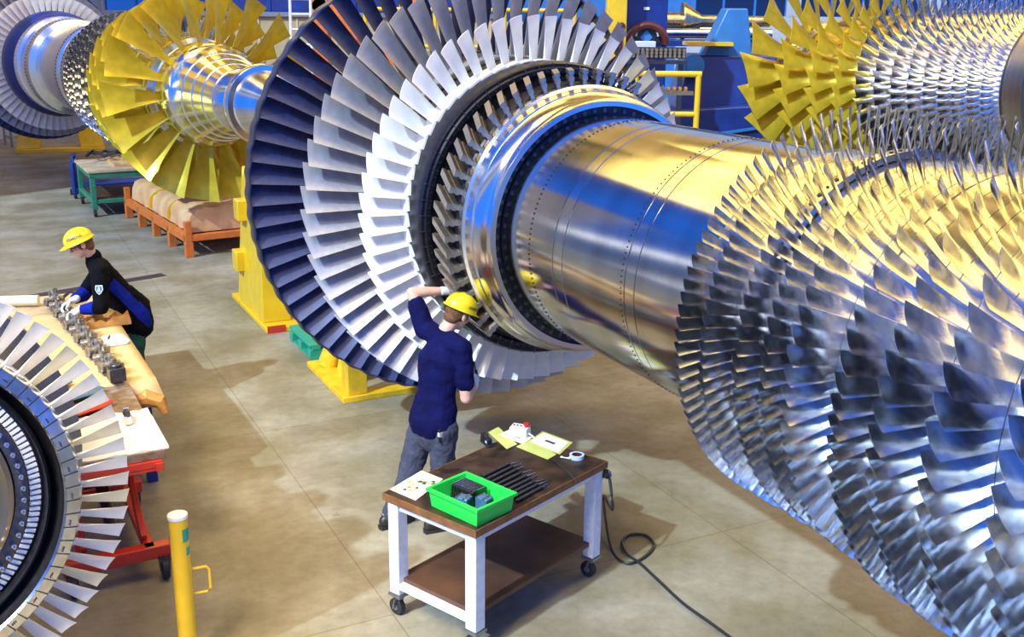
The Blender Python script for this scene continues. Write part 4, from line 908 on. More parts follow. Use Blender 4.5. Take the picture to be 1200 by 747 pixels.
# ------------------------------------------------------------------ bench covered with paper
bP = np.array([-2.812, 7.933, 0]); be = np.array([-.478, .878, 0]); bf = np.array([-.878, -.478, 0]); ba = math.atan2(-bf[1], -bf[0])
BL, BW, BH = 3.1, .95, .895
bO = bP + bf * BW
bn = thing('workbench', 'long workbench under tan paper between the seated tools and worker in black jacket', 'workbench', tuple(bO), ba)
bn['label'] = 'long workbench with dark blue legs in front of the worker in the black jacket'
mb = MB(); mb.box((BW / 2, BL / 2, BH - .03), (BW, BL, .056)); mb.build('tabletop', 'plywood', bn, bevel=.003)
for x in (.07, BW - .07):
    for y in (.1, BL - .1):
        mb = MB(); mb.box((x, y, (BH - .06) / 2), (.08, .08, BH - .06)); mb.build('leg', 'blue_paint', bn, bevel=.004)
mb = MB(); mb.box((BW / 2, .1, .25), (BW - .1, .05, .05)); mb.box((BW - .07, BL / 2, .25), (.05, BL - .2, .05)); mb.box((.07, BL / 2, .25), (.05, BL - .2, .05)); mb.build('stretcher', 'blue_paint', bn)
# tan paper with hanging corner
mb = MB(); rs = np.random.RandomState(8)
nx, ny = 12, 26; vs = []
for i in range(nx):
    for j in range(ny):
        x = BW * 1.0 * i / (nx - 1) + .012; y = 2.35 * j / (ny - 1); vs.append((x, y, .004 + .006 * rs.rand() * (j % 3 > 0)))
top = len(vs)
fs = [(i * ny + j, (i + 1) * ny + j, (i + 1) * ny + j + 1, i * ny + j + 1) for i in range(nx - 1) for j in range(ny - 1)]
for k in range(1, 4):       # skirt hanging over the near end
    for i in range(nx):
        x = BW * i / (nx - 1) + .012 + (.02 * k if i == nx - 1 else 0); dz = -.055 * k * (1.2 if i > 6 else .8 + .1 * math.sin(i * 2)); vs.append((x, -.014 - .012 * k * (1 + .9 * math.sin(i * 2.3 + k)), dz))
for i in range(nx - 1):
    fs.append((i * ny, top + i, top + i + 1, (i + 1) * ny))
    for k in range(2): fs.append((top + k * nx + i, top + (k + 1) * nx + i, top + (k + 1) * nx + i + 1, top + k * nx + i + 1))
mb.add(vs, fs); o = mb.build('paper_cover', 'paper_tan', None, loc=tuple(bO + [0, 0, BH + .001]), rot=(0, 0, ba), angle=60)
so = o.modifiers.new('t', 'SOLIDIFY'); so.thickness = .003
tag(o, 'tan paper cover spread over the workbench, its near edge hanging down', 'paper cover')
mb = MB(); P = smooth_path([(0, 0, .0), (.03, -.02, -.03), (.02, -.03, -.08), (-.02, -.02, -.14), (-.05, .0, -.17)]); 
def bpos(u, v, z=BH): return np.array(fl(u, v, z))
# crumpled waxed paper near the worker, torn ends
p = bpos(108, 378, BH + .02); mb = MB(); crumple(mb, 9, 7, .42, .50, .10, 21); o = mb.build('wrapping_paper', 'paper_orange', None, loc=(p[0] + .0, p[1] - .22, BH + .018), rot=(0, 0, ba), angle=12); tag(o, 'crumpled orange brown paper on the bench in front of the black jacket', 'paper')
p = bpos(168, 462, .82); mb = MB(); mb.caps([(-.09, -.03, 0), (0, 0, .02), (.10, .03, -.02), (.14, .02, -.10)], [.05, .075, .06, .03], 10); o = mb.build('paper_wad', 'paper_orange', None, loc=(bP[0] - .06, bP[1] - .06, .74), angle=12); tag(o, 'bunched brown paper hanging from the near corner of the workbench', 'paper')
# white tablet with pen
p = bpos(115, 402, BH + .02); tbt = thing('clipboard', 'white rounded board with dark pen on the workbench', 'board', (p[0] - bf[0] * .14, p[1] - bf[1] * .14, BH + .016), ba + .1)
w, d = .20, .30; c = .035
mb = MB(); mb.prism([(-w/2 + c, -d/2), (w/2 - c, -d/2), (w/2, -d/2 + c), (w/2, d/2 - c), (w/2 - c, d/2), (-w/2 + c, d/2), (-w/2, d/2 - c), (-w/2, -d/2 + c)], 0, .02); mb.build('plate', 'paper_white', tbt, bevel=.003)
mb = MB(); mb.cyl((-.05, .02, .026), (-.02, .10, .026), .007, n=10); mb.build('pen', 'black_plastic', tbt)
# chain of steel fixture links along the bench
A0, A1 = bpos(62, 356, BH + .04), bpos(136, 443, BH + .04)
nlk = 11; lk_me = None
dv = (A1 - A0); Lk = np.linalg.norm(dv); lz = math.atan2(dv[1], dv[0])
ch = thing('fixture_rail', 'row of linked bright steel fixtures along the workbench, ending by the white hands', 'fixture', (A0[0], A0[1], BH + .014), lz)
mb = MB(); mb.bar((-.05, 0, .02), (Lk + .05, 0, .02), .09, .03); mb.build('base_rail', 'gunmetal', ch)
for k in range(nlk):
    x = Lk * (k + .3) / nlk
    if lk_me is None:
        q = MB(); q.box((0, 0, .06), (.12, .09, .07)); q.cyl((0, -.08, .08), (0, .08, .08), .034, n=14); q.cyl((.06, 0, .04), (.06, 0, .15), .025, n=12); q.torus((-.04, 0, .12), .036, .013, (0, 1, 0), 16, 6); q.box((.04, .06, .055), (.06, .04, .09)); q.box((-.03, -.06, .05), (.07, .03, .05)); lk_me = q.mesh('clamp_link', 'link_steel')
    o = link('clamp_link', lk_me, ch, (x, 0, 0), (0, 0, .25 * (-1) ** k))
mb = MB(); mb.box((Lk + .03, 0, .07), (.12, .12, .11)); mb.cyl((Lk + .03, 0, .12), (Lk + .03, 0, .15), .045, n=16); mb.build('end_block', 'gunmetal', ch, bevel=.006)
mb = MB(); mb.sweep([(-.03, .02, .06), (-.10, .05, .14), (-.2, .04, .10)], [.02, .018, .012], 8); mb.sweep([(.06, .05, .06), (0, .16, .12), (-.02, .22, .10)], [.018, .015, .01], 8); mb.build('lever', 'gunmetal', ch)
# loose things on the bench, glimpsed between the white blades
mb = MB(); mb.cyl((-.2, 0, .05), (.2, .06, .05), .05, n=20); p = bpos(38, 361); o = mb.build('paper_roll', 'paper_cream', None, loc=(p[0] - .16, p[1], BH + .012)); tag(o, 'cream paper roll at the left end of the workbench', 'paper roll')
for k, (u, v, mt, nm, lb, cat) in enumerate(((48, 462, 'blue_paint', 'strap', 'dark blue strap glimpsed between the upper blades of the foreground disc', 'strap'), (86, 470, 'blue_box', 'tool_roll', 'light blue flat strap glimpsed between the blades above the red one', 'strap'), (96, 486, 'red_paint', 'tool_roll', 'red flat strap glimpsed between the upper right blades of the foreground disc', 'strap'))):
    zz = BH + .014 if k == 0 else .897; p = fl(u, v, zz); mb = MB(); mb.sweep([(-.22, 0, .03), (-.1, .02, .045), (.1, -.01, .04), (.24, .01, .03)], [(.02, .08), (.028, .10), (.028, .10), (.015, .07)], 12); o = mb.build('webbing_strap', mt, None, loc=(p[0], p[1], zz), rot=(0, 0, ba + .6)); tag(o, lb, cat)
# ------------------------------------------------------------------ people
def unit(v): v = np.array(v, float); return v / np.linalg.norm(v)
def hand(mb, wrist, fd, pn, thumb, curl=(25, 35, 25), grow=0., sc=1., spread=5., tcurl=20):
    """palm, four bent fingers of different lengths and a thumb from the side of the palm.
    fd finger direction, pn palm-side normal, thumb: direction (roughly sideways) of the thumb side"""
    fd = unit(fd); pn = unit(np.array(pn) - fd * np.dot(pn, fd)); th = unit(np.cross(fd, pn)); th = th if np.dot(th, thumb) > 0 else -th
    w = np.array(wrist, float); g = grow
    mb.caps([w - fd * .02 * sc, w + fd * .03 * sc, w + fd * .065 * sc, w + fd * .09 * sc], [(.028 * sc + g, .019 * sc + g), (.036 * sc + g, .017 * sc + g), (.041 * sc + g, .015 * sc + g), (.036 * sc + g, .012 * sc + g)], 14, th)
    for off, ln, r, sp in ((.030, .074, .0095, 1.0), (.010, .082, .0098, .3), (-.011, .076, .0092, -.4), (-.030, .060, .0082, -1.2)):
        p = w + (fd * .088 + th * off) * sc; d0 = unit(fd + th * math.tan(math.radians(spread * sp))); pts = [p - d0 * .012 * sc]; a = 0; q = p
        pts.append(q)
        for k, (fr, c) in enumerate(zip((.44, .32, .24), curl)):
            a += math.radians(c); dd = d0 * math.cos(a) + pn * math.sin(a); q = q + dd * ln * fr * sc; pts.append(q)
        mb.caps(pts, [r * sc + g, r * sc + g, r * .95 * sc + g, r * .88 * sc + g, r * .78 * sc + g], 10, th)
    p = w + (fd * .028 + th * .030) * sc; d1 = unit(fd * .55 + th * .75 + pn * .35); d2 = unit(fd * .85 + th * .35 + pn * (.35 + tcurl / 60))
    mb.caps([p - d1 * .015, p + d1 * .035 * sc, p + d1 * .035 * sc + d2 * .032 * sc, p + d1 * .035 * sc + d2 * .056 * sc], [.014 * sc + g, .0125 * sc + g, .011 * sc + g, .009 * sc + g], 10, pn)
def head(mb, c, F, U):
    """skull, jaw, brow, nose, lips, chin and ears; c head centre, F facing, U up"""
    F = unit(F); U = unit(np.array(U) - F * np.dot(U, F)); R_ = np.cross(F, U); c = np.array(c)
    Rm = Matrix([list(R_), list(F), list(U)]).transposed()
    P = lambda x, y, z: c + R_ * x + F * y + U * z
    mb.ell(P(0, -.012, .028), (.076, .096, .094), Rm); mb.ell(P(0, .022, -.03), (.062, .066, .082), Rm); mb.ell(P(0, .045, -.085), (.034, .036, .028), Rm)
    mb.ell(P(0, .072, .028), (.05, .022, .013), Rm)                                                # brow
    mb.sweep([P(0, .082, .02), P(0, .098, -.008), P(0, .112, -.026), P(0, .09, -.034)], [(.008, .008), (.010, .010), (.016, .011), (.010, .006)], 10, R_)   # nose
    for s_ in (-1, 1):
        mb.ell(P(.016 * s_, .094, -.026), (.009, .010, .008), Rm); mb.ell(P(.04 * s_, .055, -.022), (.024, .026, .022), Rm)   # nostril, cheek
        mb.ell(P(.080 * s_, -.012, -.004), (.010, .020, .032), Rm); mb.ell(P(.084 * s_, -.024, .008), (.008, .014, .020), Rm)  # ear
    mb.ell(P(0, .082, -.056), (.024, .012, .0065), Rm); mb.ell(P(0, .079, -.066), (.021, .012, .007), Rm)   # lips
    return P, Rm
def eyes(parent, P, Rm, base):
    for s_ in (-1, 1):
        mb = MB(); mb.ell(P(.031 * s_, .078, .006) - base, (.012, .012, .011), Rm, 14, 10); o = mb.build('eye', 'paper_white', parent)
        mb = MB(); mb.ell(P(.031 * s_, .0885, .005) - base, (.0055, .003, .0055), Rm, 10, 8); mb.build('iris', 'hair', o)
def helmet(parent, c, F, U, base, text_az, text_el=.42, text_size=.026):
    F = unit(F); U = unit(np.array(U) - F * np.dot(U, F)); R_ = np.cross(F, U); c = np.array(c) - base
    Rm = Matrix([list(R_), list(F), list(U)]).transposed(); rx, ry, rz = .108, .132, .112
    E = lambda az, el, k=1.: c + R_ * (rx * k * math.cos(el) * math.sin(az)) + F * (ry * k * math.cos(el) * math.cos(az)) + U * (rz * k * math.sin(el) + .03)
    mb = MB(); n = 48; vs = []; lv = [(-.25, 1.0), (-.18, 1.0), (-.02, 1.0), (.15, 1), (.35, 1), (.55, 1), (.75, 1), (.95, 1), (1.15, 1), (1.35, 1), (1.5, 1)]
    # brim: longer peak in front
    for j in range(n):
        az = 2 * PI * j / n; pk = .012 + .045 * max(0, math.cos(az)) ** 3
        b = E(az, -.02); o_ = unit(b - (c + U * .03)); vs.append(tuple(b + o_ * pk - U * (.012 + .25 * pk)))
    for j in range(n):
        az = 2 * PI * j / n; pk = .012 + .045 * max(0, math.cos(az)) ** 3
        b = E(az, -.02); o_ = unit(b - (c + U * .03)); vs.append(tuple(b + o_ * pk - U * (.005 + .25 * pk)))
    for el, k in lv[2:]:
        for j in range(n):
            az = 2 * PI * j / n; ridge = 1 + .028 * math.exp(-(math.sin(az) * math.cos(el) * 6) ** 2) * (1 if el > .3 else el / .3 if el > 0 else 0)
            vs.append(tuple(E(az, el, 1) * 1.0 + (E(az, el, ridge) - E(az, el, 1))))
    L_ = 2 + len(lv) - 2; fs = [(i * n + j, i * n + (j + 1) % n, (i + 1) * n + (j + 1) % n, (i + 1) * n + j) for i in range(L_ - 1) for j in range(n)]
    fs.append(tuple((L_ - 1) * n + j for j in range(n)))
    mb.add(vs, fs); o = mb.build('hard_hat', 'helmet', parent, angle=60)
    so = o.modifiers.new('t', 'SOLIDIFY'); so.thickness = .003; so.offset = -1
    cu = bpy.data.curves.new('lettering', 'FONT'); cu.body = 'SIEMENS'; cu.size = text_size; cu.align_x = 'CENTER'; cu.align_y = 'CENTER'; cu.extrude = .0; cu.offset = .0003; cu.resolution_u = 3
    to = bpy.data.objects.new('lt', cu); COL.objects.link(to); me = evald(to); bpy.data.objects.remove(to)
    bm = bmesh.new(); bm.from_mesh(me); bmesh.ops.subdivide_edges(bm, edges=bm.edges, cuts=1); bm.to_mesh(me); bm.free()
    for v in me.vertices:
        az = text_az - v.co.x / (.118 * math.cos(text_el)); el = text_el + v.co.y / .11; v.co = Vector(E(az, el, 1.012))
    me.materials.clear(); me.materials.append(M['letters']); link('lettering', me, o)
    mb = MB(); mb.torus(c + U * .024, .098, .006, tuple(U), 32, 6); mb.build('headband', 'black_plastic', o)
    return o, E
def hair_cap(parent, P, Rm, base):
    mb = MB(); mb.ell(P(0, -.022, .02) - base, (.081, .094, .085), Rm, 28, 18); mb.ell(P(0, -.055, -.035) - base, (.064, .052, .05), Rm)
    for s_ in (-1, 1): mb.ell(P(.070 * s_, .01, .0) - base, (.012, .022, .034), Rm)
    me = fuse(mb, .006, 'hair', 'hair', 2); link('hair', me, parent)
def person(name, label, base, J, F, garments):
    pass
# ---- the standing worker at the rotor -------------------------------------------------
b1 = np.array([-.66, 7.12, 0.]); A1_ = lambda u, v, Y: at(u, v, Y) - b1
F1 = unit([.62, .78, 0]); L1 = np.array([-F1[1], F1[0], 0]); Up = np.array([0, 0, 1.])
pel = A1_(507, 494, 7.16); wai = A1_(511, 464, 7.17); che = A1_(516, 420, 7.20); nk = A1_(522, 392, 7.24); hd = A1_(537, 368, 7.28)
shL = A1_(498, 386, 7.33); shR = A1_(542, 409, 7.10); elL = A1_(483, 343, 7.42); wrL = A1_(523, 341, 7.52)
elR = A1_(546, 467, 7.10); wrR = A1_(556, 450, 7.34)
hpL = A1_(494, 507, 7.22); hpR = A1_(520, 507, 7.10); knL = A1_(478, 560, 7.20); knR = A1_(517, 562, 7.14)
anL = A1_(468, 608, 7.14); anR = A1_(513, 616, 7.02)
anL[:2] = fl(458, 617)[:2] - b1[:2]; anR[:2] = fl(511, 622)[:2] - b1[:2]; anL[2] = anR[2] = .10
torso_ax = unit(nk - pel)
def body1(mb, g=0.):
    H_ = L1
    mb.caps([pel - Up * .05, pel + Up * .04, wai, (wai + che) / 2, che, (che * .45 + nk * .55)], [(.150 + g, .105 + g), (.158 + g, .112 + g), (.138 + g, .098 + g), (.155 + g, .108 + g), (.172 + g, .115 + g), (.115 + g, .08 + g)], 20, H_)
    mb.caps([shR, che * .2 + nk * .8, shL], [.062 + g, .075 + g, .062 + g], 12, Up)
body = MB(); body1(body, -.012)
Fh1 = unit([.60, .72, -.42]); Uh1 = unit([.42, .22, .9])
P1, R1m = head(body, hd, Fh1, Uh1)
body.caps([nk - Up * .04, nk + Up * .03, hd - Uh1 * .05 - Fh1 * .02], [.062, .056, .054], 14)
body.caps([shL, shL * .45 + elL * .55, elL], [.054, .046, .041], 12); body.caps([elL, elL * .7 + wrL * .3, wrL], [.041, .042, .027], 12)
body.caps([shR, shR * .45 + elR * .55, elR], [.054, .047, .042], 12); body.caps([elR, elR * .7 + wrR * .3, wrR], [.042, .043, .028], 12)
for h_, k_, a_ in ((hpL, knL, anL), (hpR, knR, anR)):
    body.caps([h_, h_ * .5 + k_ * .5, k_], [.082, .070, .054], 14); body.caps([k_, k_ * .68 + a_ * .32 - F1 * .015, a_], [.054, .054, .036], 14)
T1 = unit([.80, .60, 0])
for a_ in (anL, anR): body.caps([a_ - Up * .02 - T1 * .03, a_ - Up * .05 + T1 * .05, a_ - Up * .06 + T1 * .13], [.035, .036, .028], 12)
hdL = (unit(wrL - elL)); hand(body, wrL + hdL * .01, hdL, [.55, .75, -.2], [0, 0, 1], (30, 30, 20)); hdR = unit(wrR - elR + np.array([.0, .10, .03])); hand(body, wrR + hdR * .01, hdR, [-.7, .3, -.2], [.0, .3, 1], (40, 45, 30))
me = fuse(body, .0062, 'skin', 'person', 4); w1 = link('person', me, None, tuple(b1))
tag(w1, 'person in navy t-shirt and yellow hard hat, back turned, reaching up into the big rotor', 'person')
sh = MB(); body1(sh, .012)
sh.caps([wai + Up * .02, wai - Up * .06, pel + Up * .03, pel - Up * .005], [(.153, .115), (.170, .129), (.190, .146), (.194, .150)], 20, L1)
cuL = shL * .32 + elL * .68; cuR = shR * .32 + elR * .68
sh.caps([shL, shL * .6 + cuL * .4, cuL], [.074, .070, .066], 14); sh.caps([shR, shR * .6 + cuR * .4, cuR], [.074, .070, .068], 14)
link('t_shirt', fuse(sh, .0065, 'navy', 't_shirt', 5, (.022, .10)), w1)
tr_ = MB(); tr_.caps([pel - Up * .11, pel - Up * .05, pel + Up * .01], [(.155, .122), (.170, .13), (.140, .10)], 20, L1)
for h_, k_, a_ in ((hpL, knL, anL), (hpR, knR, anR)):
    c_ = a_ + Up * .0; tr_.caps([h_ + Up * .03, h_ * .5 + k_ * .5, k_, k_ * .5 + c_ * .5, c_ + Up * .01], [.104, .094, .078, .074, .070], 16)
tro = link('trousers', fuse(tr_, .0065, 'work_trousers', 'trousers', 5, (.026, .085)), w1)
mb = MB(); q = pel - L1 * .155 - F1 * .075 - Up * .045; mb.box(q, (.012, .06, .10), Matrix([list(-L1), list(-F1), list(Up)]).transposed()); pk = mb.build('tool_pouch', 'black_plastic', tro, bevel=.003)
mb = MB(); mb.box(q - L1 * .007 - F1 * .002 + Up * .01, (.004, .05, .035), Matrix([list(-L1), list(-F1), list(Up)]).transposed()); mb.box(q - F1 * .033 + Up * .015, (.014, .003, .03), Matrix([list(-L1), list(-F1), list(Up)]).transposed()); mb.build('pouch_label', 'sticker', pk)
def shoe(parent, a_, T):
    S = np.cross(T, Up); mb = MB(); b_ = a_.copy(); b_[2] = 0
    mb.caps([b_ - T * .055 + Up * .055, b_ + T * .03 + Up * .055, b_ + T * .11 + Up * .045, b_ + T * .165 + Up * .036], [(.040, .050), (.044, .050), (.047, .040), (.040, .030)], 16, S)
    mb.caps([b_ - T * .03 + Up * .06, b_ - T * .01 + Up * .12], [.046, .047], 14, T)
    o = link('shoe', fuse(mb, .006, 'shoe', 'shoe', 3), parent)
    m2 = MB(); pr = [(-.10, .0), (-.09, .035), (-.02, .040), (.07, .046), (.14, .044), (.195, .025), (.21, 0)]
    poly = [b_ + T * x + S * y for x, y in pr] + [b_ + T * x - S * y for x, y in pr[::-1][1:-1]]
    m2.hexa([tuple(p + Up * .0) for p in poly], [tuple(p + Up * .026) for p in poly]); m2.build('sole', 'rubber', o, smooth=False)
    m3 = MB(); m3.torus(b_ - T * .012 + Up * .115, .050, .007, (0, 0, 1), 20, 6); m3.build('collar_trim', 'sole', o)
shoe(w1, anL, T1); shoe(w1, anR, unit([.9, .43, 0]))
for wr, hv, pn, th, cu in ((wrL, hdL, [.55, .75, -.2], [0, 0, 1], (30, 30, 20)), (wrR, hdR, [-.7, .3, -.2], [.0, .3, 1], (40, 45, 30))):
    g = MB(); hand(g, wr + hv * .01, hv, pn, th, cu, .0026); g.caps([wr - hv * .035, wr + hv * .01], [.034, .031], 14); link('glove', fuse(g, .0042, 'glove', 'glove', 2), w1)
hair_cap(w1, P1, R1m, np.zeros(3))
eyes(w1, P1, R1m, np.zeros(3))
helmet(w1, hd + Uh1 * .02, Fh1, Uh1, np.zeros(3), 1.45, .24)
# tool in the right hand
q = b1 + wrR + hdR * .10; mb = MB(); mb.cyl(q - np.array([.01, .01, -.06]), q + np.array([.01, .01, -.05]), .012, n=12); mb.cyl(q + np.array([-.012, -.012, .06]), q + np.array([-.02, -.02, .13]), .006, n=10); o = mb.build('hand_tool', 'black_plastic', None); tag(o, 'small black hand tool held in the right glove of the standing worker', 'tool')
# ---- the worker in the black jacket at the bench -------------------------------------
b2 = np.array([-3.62, 9.78, 0.]); A2_ = lambda u, v, Y: at(u, v, Y) - b2
F2 = unit([-.93, -.36, 0]); L2 = np.array([-F2[1], F2[0], 0])
pel2 = np.array([-3.60, 9.79, .93]) - b2; che2 = A2_(124, 331, 9.66); nk2 = A2_(110, 303, 9.57); hd2 = A2_(95, 287, 9.50)
wai2 = pel2 * .55 + che2 * .45
sR2 = A2_(120, 314, 9.76); sL2 = A2_(117, 318, 9.42)     # worker's right is away from the camera
eL2 = A2_(119, 360, 9.30); wL2 = A2_(92, 364, 9.28); eR2 = A2_(98, 345, 9.72); wR2 = A2_(86, 352, 9.52)
def body2(mb, g=0.):
    mb.caps([pel2 - Up * .04, pel2 + Up * .04, wai2, che2, che2 * .4 + nk2 * .6], [(.155 + g, .115 + g), (.158 + g, .118 + g), (.150 + g, .115 + g), (.172 + g, .125 + g), (.11 + g, .08 + g)], 20, L2)
    mb.caps([sR2, che2 * .25 + nk2 * .75, sL2], [.064 + g, .075 + g, .064 + g], 12, Up)
bd2 = MB(); body2(bd2, -.015)
Fh2 = unit([-.86, -.42, -.36]); Uh2 = unit([-.38, -.15, .95]); P2, R2m = head(bd2, hd2, Fh2, Uh2)
bd2.caps([nk2 - Up * .04, nk2 + Up * .02, hd2 - Uh2 * .05 - Fh2 * .02], [.060, .056, .054], 14)
for s_, e_, w_ in ((sL2, eL2, wL2), (sR2, eR2, wR2)):
    bd2.caps([s_, s_ * .45 + e_ * .55, e_], [.054, .046, .041], 12); bd2.caps([e_, e_ * .7 + w_ * .3, w_], [.041, .042, .027], 12)
hip2 = [pel2 + L2 * .09 - Up * .04, pel2 - L2 * .09 - Up * .04]; kn2 = [h_ + F2 * .03 - Up * .42 for h_ in hip2]; an2 = [k_ - Up * .37 - F2 * .04 for k_ in kn2]
for a_ in an2: a_[2] = .10
for h_, k_, a_ in zip(hip2, kn2, an2):
    bd2.caps([h_, h_ * .5 + k_ * .5, k_], [.082, .070, .054], 14); bd2.caps([k_, k_ * .68 + a_ * .32, a_], [.054, .054, .036], 14)
    bd2.caps([a_ - Up * .02 - F2 * .03, a_ - Up * .05 + F2 * .05, a_ - Up * .06 + F2 * .13], [.035, .036, .028], 12)
hv2 = [(wL2, unit([-.9, -.25, -.45]), [-.15, .3, -.9], [-.3, .9, 0]), (wR2, unit([-.75, -.55, -.35]), [.1, -.3, -.9], [-.3, -.9, 0])]
for w_, f_, pn, th in hv2: hand(bd2, w_ + f_ * .01, f_, pn, th, (35, 40, 25))
w2 = link('person', fuse(bd2, .0062, 'skin', 'person', 4), None, tuple(b2))
tag(w2, 'person in black and blue jacket and yellow hard hat bending over the workbench at left', 'person')
jk = MB(); body2(jk, .018)
jk.caps([wai2, pel2 + Up * .02, pel2 - Up * .13], [(.178, .145), (.196, .158), (.202, .166)], 20, L2)
for s_, e_, w_ in ((sL2, eL2, wL2), (sR2, eR2, wR2)):
    c_ = e_ * .25 + w_ * .75; jk.caps([s_, s_ * .5 + e_ * .5, e_], [.082, .074, .066], 14); jk.caps([e_, e_ * .5 + c_ * .5, c_], [.066, .060, .050], 14)
me = fuse(jk, .0065, ['jacket_black', 'jacket_blue'], 'jacket', 5, (.026, .12))
# blue panels: side of the body and the cuffs
for pg in me.polygons:
    c_ = np.array(pg.center); d_ = c_ - che2; ax = unit(pel2 - che2); al = float(d_ @ ax); back = float((d_ - ax * al) @ F2); sd = float(d_ @ L2)
    cuff = min(np.linalg.norm(c_ - (eL2 * .42 + wL2 * .58)), np.linalg.norm(c_ - (eR2 * .42 + wR2 * .58))) < .085 or min(np.linalg.norm(c_ - (eR2 * .75 + wR2 * .25)), 9) < .085
    arm = min(np.linalg.norm(c_ - (sL2 * (1 - t) + eL2 * t)) for t in (.2, .4, .6, .8, 1.0)) < .098
    panel = (al > -.02 and -.09 < back < -.015 and abs(sd) > .07 and not arm) or (al > .30 and back < -.02 and back > -.10 and abs(sd) > .05)
    front = -.03 < sd < .03 and back > .05 and al > .0
    if cuff or panel or front: pg.material_index = 1
jko = link('jacket', me, w2)
mb = MB(); mb.caps([nk2 - Up * .045, nk2 + Up * .018], [(.082, .078), (.074, .072)], 18, L2); mb.build('collar', 'jacket_black', jko)
q = sL2 * .48 + eL2 * .52; out = unit(np.array([.18, -.95, .28])); tx = unit(np.cross(Up, out)); ty = np.cross(out, tx)
def badge(mb, k, off):
    sh_ = [(-.030, .038), (.030, .038), (.034, .0), (.018, -.032), (0, -.048), (-.018, -.032), (-.034, 0)]
    pts = [q + out * (.079 + off) + tx * x * k + ty * y * k for x, y in sh_]; mb.hexa([tuple(p - out * .012) for p in pts], [tuple(p) for p in pts])
mb = MB(); badge(mb, 1.0, 0); bg = mb.build('sleeve_badge', 'sticker', jko, smooth=False)
mb = MB(); badge(mb, .78, .002); mb.build('badge_field', 'blue_light', bg, smooth=False)
mb = MB()
pts = [q + out * .083 + tx * x + ty * y for x, y in ((-.005, .024), (.005, .024), (.012, -.02), (-.012, -.02))]; mb.hexa([tuple(p - out * .004) for p in pts], [tuple(p) for p in pts]); mb.build('badge_mark', 'paper_white', bg, smooth=False)
tr2 = MB(); tr2.caps([pel2 - Up * .12, pel2 - Up * .06, pel2 + Up * .0], [(.15, .12), (.165, .126), (.14, .10)], 20, L2)
for h_, k_, a_ in zip(hip2, kn2, an2): tr2.caps([h_ + Up * .03, h_ * .5 + k_ * .5, k_, k_ * .5 + a_ * .5, a_ + Up * .01], [.102, .092, .078, .074, .070], 16)
link('trousers', fuse(tr2, .0065, 'green_trousers', 'trousers', 5, (.03, .09)), w2)
for a_ in an2: shoe(w2, a_, F2)
for w_, f_, pn, th in hv2:
    g = MB(); hand(g, w_ + f_ * .01, f_, pn, th, (35, 40, 25), .0028); g.caps([w_ - f_ * .03, w_ + f_ * .01], [.036, .032], 14); link('glove', fuse(g, .0042, 'glove', 'glove', 2), w2)
hair_cap(w2, P2, R2m, np.zeros(3)); eyes(w2, P2, R2m, np.zeros(3))
helmet(w2, hd2 + Uh2 * .02, Fh2, Uh2, np.zeros(3), -1.30, .40, .037)
mb = MB()
for s_ in (-1, 1):
    mb.torus(P2(.032 * s_, .094, .006), .019, .003, tuple(Fh2), 18, 6); mb.bar(P2(.05 * s_, .09, .008), P2(.086 * s_, -.01, .008), .004, .008)
mb.bar(P2(-.014, .098, .008), P2(.014, .098, .008), .004, .005); mb.build('safety_glasses', 'lens', w2)
# ------------------------------------------------------------------ light of the hall
w = bpy.data.worlds.new('hall_light'); scene.world = w; w.use_nodes = True; N, L = w.node_tree.nodes, w.node_tree.links
bg = N['Background']; tc = N.new('ShaderNodeTexCoord')
GL_ = unit([.15, .75, .65])          # warm roof lights ahead; daylight comes from behind and the left
dt = N.new('ShaderNodeVectorMath'); dt.operation = 'DOT_PRODUCT'; dt.inputs[1].default_value = tuple(GL_); L.new(tc.outputs['Generated'], dt.inputs[0])
a2 = N.new('ShaderNodeMath'); a2.operation = 'ARCCOSINE'; L.new(dt.outputs['Value'], a2.inputs[0])
mr = N.new('ShaderNodeMapRange'); mr.inputs[1].default_value = 0; mr.inputs[2].default_value = PI; L.new(a2.outputs[0], mr.inputs[0])
rp_ = N.new('ShaderNodeValToRGB'); cr_ = rp_.color_ramp
GO = (1.05, .68, .22); DK = (.05, .035, .018)
STOPS = [(0, DK), (.03, DK), (.04, GO), (.065, GO), (.075, DK), (.09, DK), (.10, (.8, .5, .16)), (.135, GO), (.145, DK), (.165, (.35, .24, .1)), (.185, (.03, .025, .03)), (.21, (.02, .035, .11)), (.25, (.02, .10, .50)), (.31, (.03, .22, 1.15)), (.37, (.03, .17, .85)), (.392, (.05, .2, .8)), (.40, (2.6, 2.7, 3.0)), (.41, (.08, .18, .55)), (.44, (.12, .16, .3)), (.452, (1.3, 1.35, 1.5)), (.462, (.08, .2, .65)), (.50, (.03, .34, 2.0)), (.57, (.04, .36, 2.0)), (.65, (.10, .42, 1.9)), (.78, (.35, .50, .9)), (1, (.35, .38, .42))]
while len(cr_.elements) < len(STOPS): cr_.elements.new(.5)
for e, (p, c) in zip(cr_.elements, STOPS): e.position = p; e.color = (*c, 1)
L.new(mr.outputs[0], rp_.inputs['Fac']); L.new(rp_.outputs['Color'], bg.inputs['Color']); bg.inputs['Strength'].default_value = .88
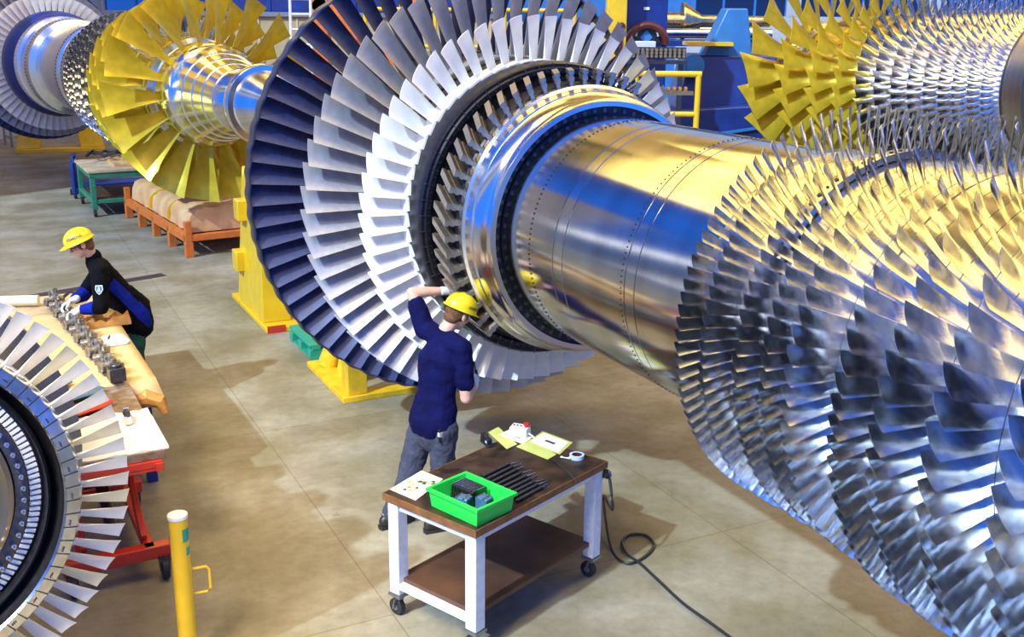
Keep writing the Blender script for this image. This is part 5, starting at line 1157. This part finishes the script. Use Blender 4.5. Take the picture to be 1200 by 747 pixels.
def sun(name, az_from, elev, col, e, ang):
    l = bpy.data.lights.new(name, 'SUN'); l.energy = e; l.color = col; l.angle = math.radians(ang); o = bpy.data.objects.new(name, l); COL.objects.link(o)
    d = -Vector((az_from[0] * math.cos(elev), az_from[1] * math.cos(elev), math.sin(elev))); o.rotation_euler = d.to_track_quat('-Z', 'Y').to_euler(); return o
sun('daylight', unit([-.63, -.77]), math.radians(41), (.62, .83, 1.0), 4.7, 1.2)
def lamp(name, p, target, sx, sy, col, e):
    l = bpy.data.lights.new(name, 'AREA'); l.shape = 'RECTANGLE'; l.size = sx; l.size_y = sy; l.energy = e; l.color = col; o = bpy.data.objects.new(name, l); COL.objects.link(o); o.location = p
    o.rotation_euler = (Vector(target) - Vector(p)).to_track_quat('-Z', 'Y').to_euler(); return o
for k, (x, y) in enumerate(((-7, 4), (1, 7), (8, 10), (-5, 16), (4, 20), (-9, 26), (10, 24))):
    lamp('hall_and_fill_lamp', (x, y, 12), (x, y, 0), 9, 5, (1.0, .71, .18), 560)
l_ = lamp('hall_and_fill_lamp', (-4.2, .5, 8.0), (-2.9, 5.2, 1), 3, 3, (1.0, .84, .55), 170); l_.data.spread = math.radians(45)  # added fill lamp, beamed at the left foreground disc to brighten its blades
vs = scene.view_settings; vs.view_transform = 'Standard'; vs.look = 'None'; vs.gamma = 1; vs.use_curve_mapping = False; vs.exposure = 0.0

GROUPS = {'gas_turbine_rotor': 'gas turbine rotors lying in the hall', 'roller_stand': 'yellow roller stands under the middle rotor', 'support_stand': 'yellow support stands under the other rotors', 'trolley': 'trolleys under the yellow bladed rotor', 'document_sleeve': 'sleeves on the work table', 'document_sheet': 'labelled papers on the work table', 'steel_block': 'blue steel blocks in the green tray', 'guard_rail': 'yellow guard rails in the background', 'steel_bar': 'bright steel bars on the far trestle', 'webbing_strap': 'straps behind the foreground disc', 'wrapping_paper': 'crumpled wrapping paper'}
for o in list(scene.objects):
    k = o.name.split('.')[0]
    if o.parent is None and k in GROUPS and 'group' not in o: o['group'] = GROUPS[k]
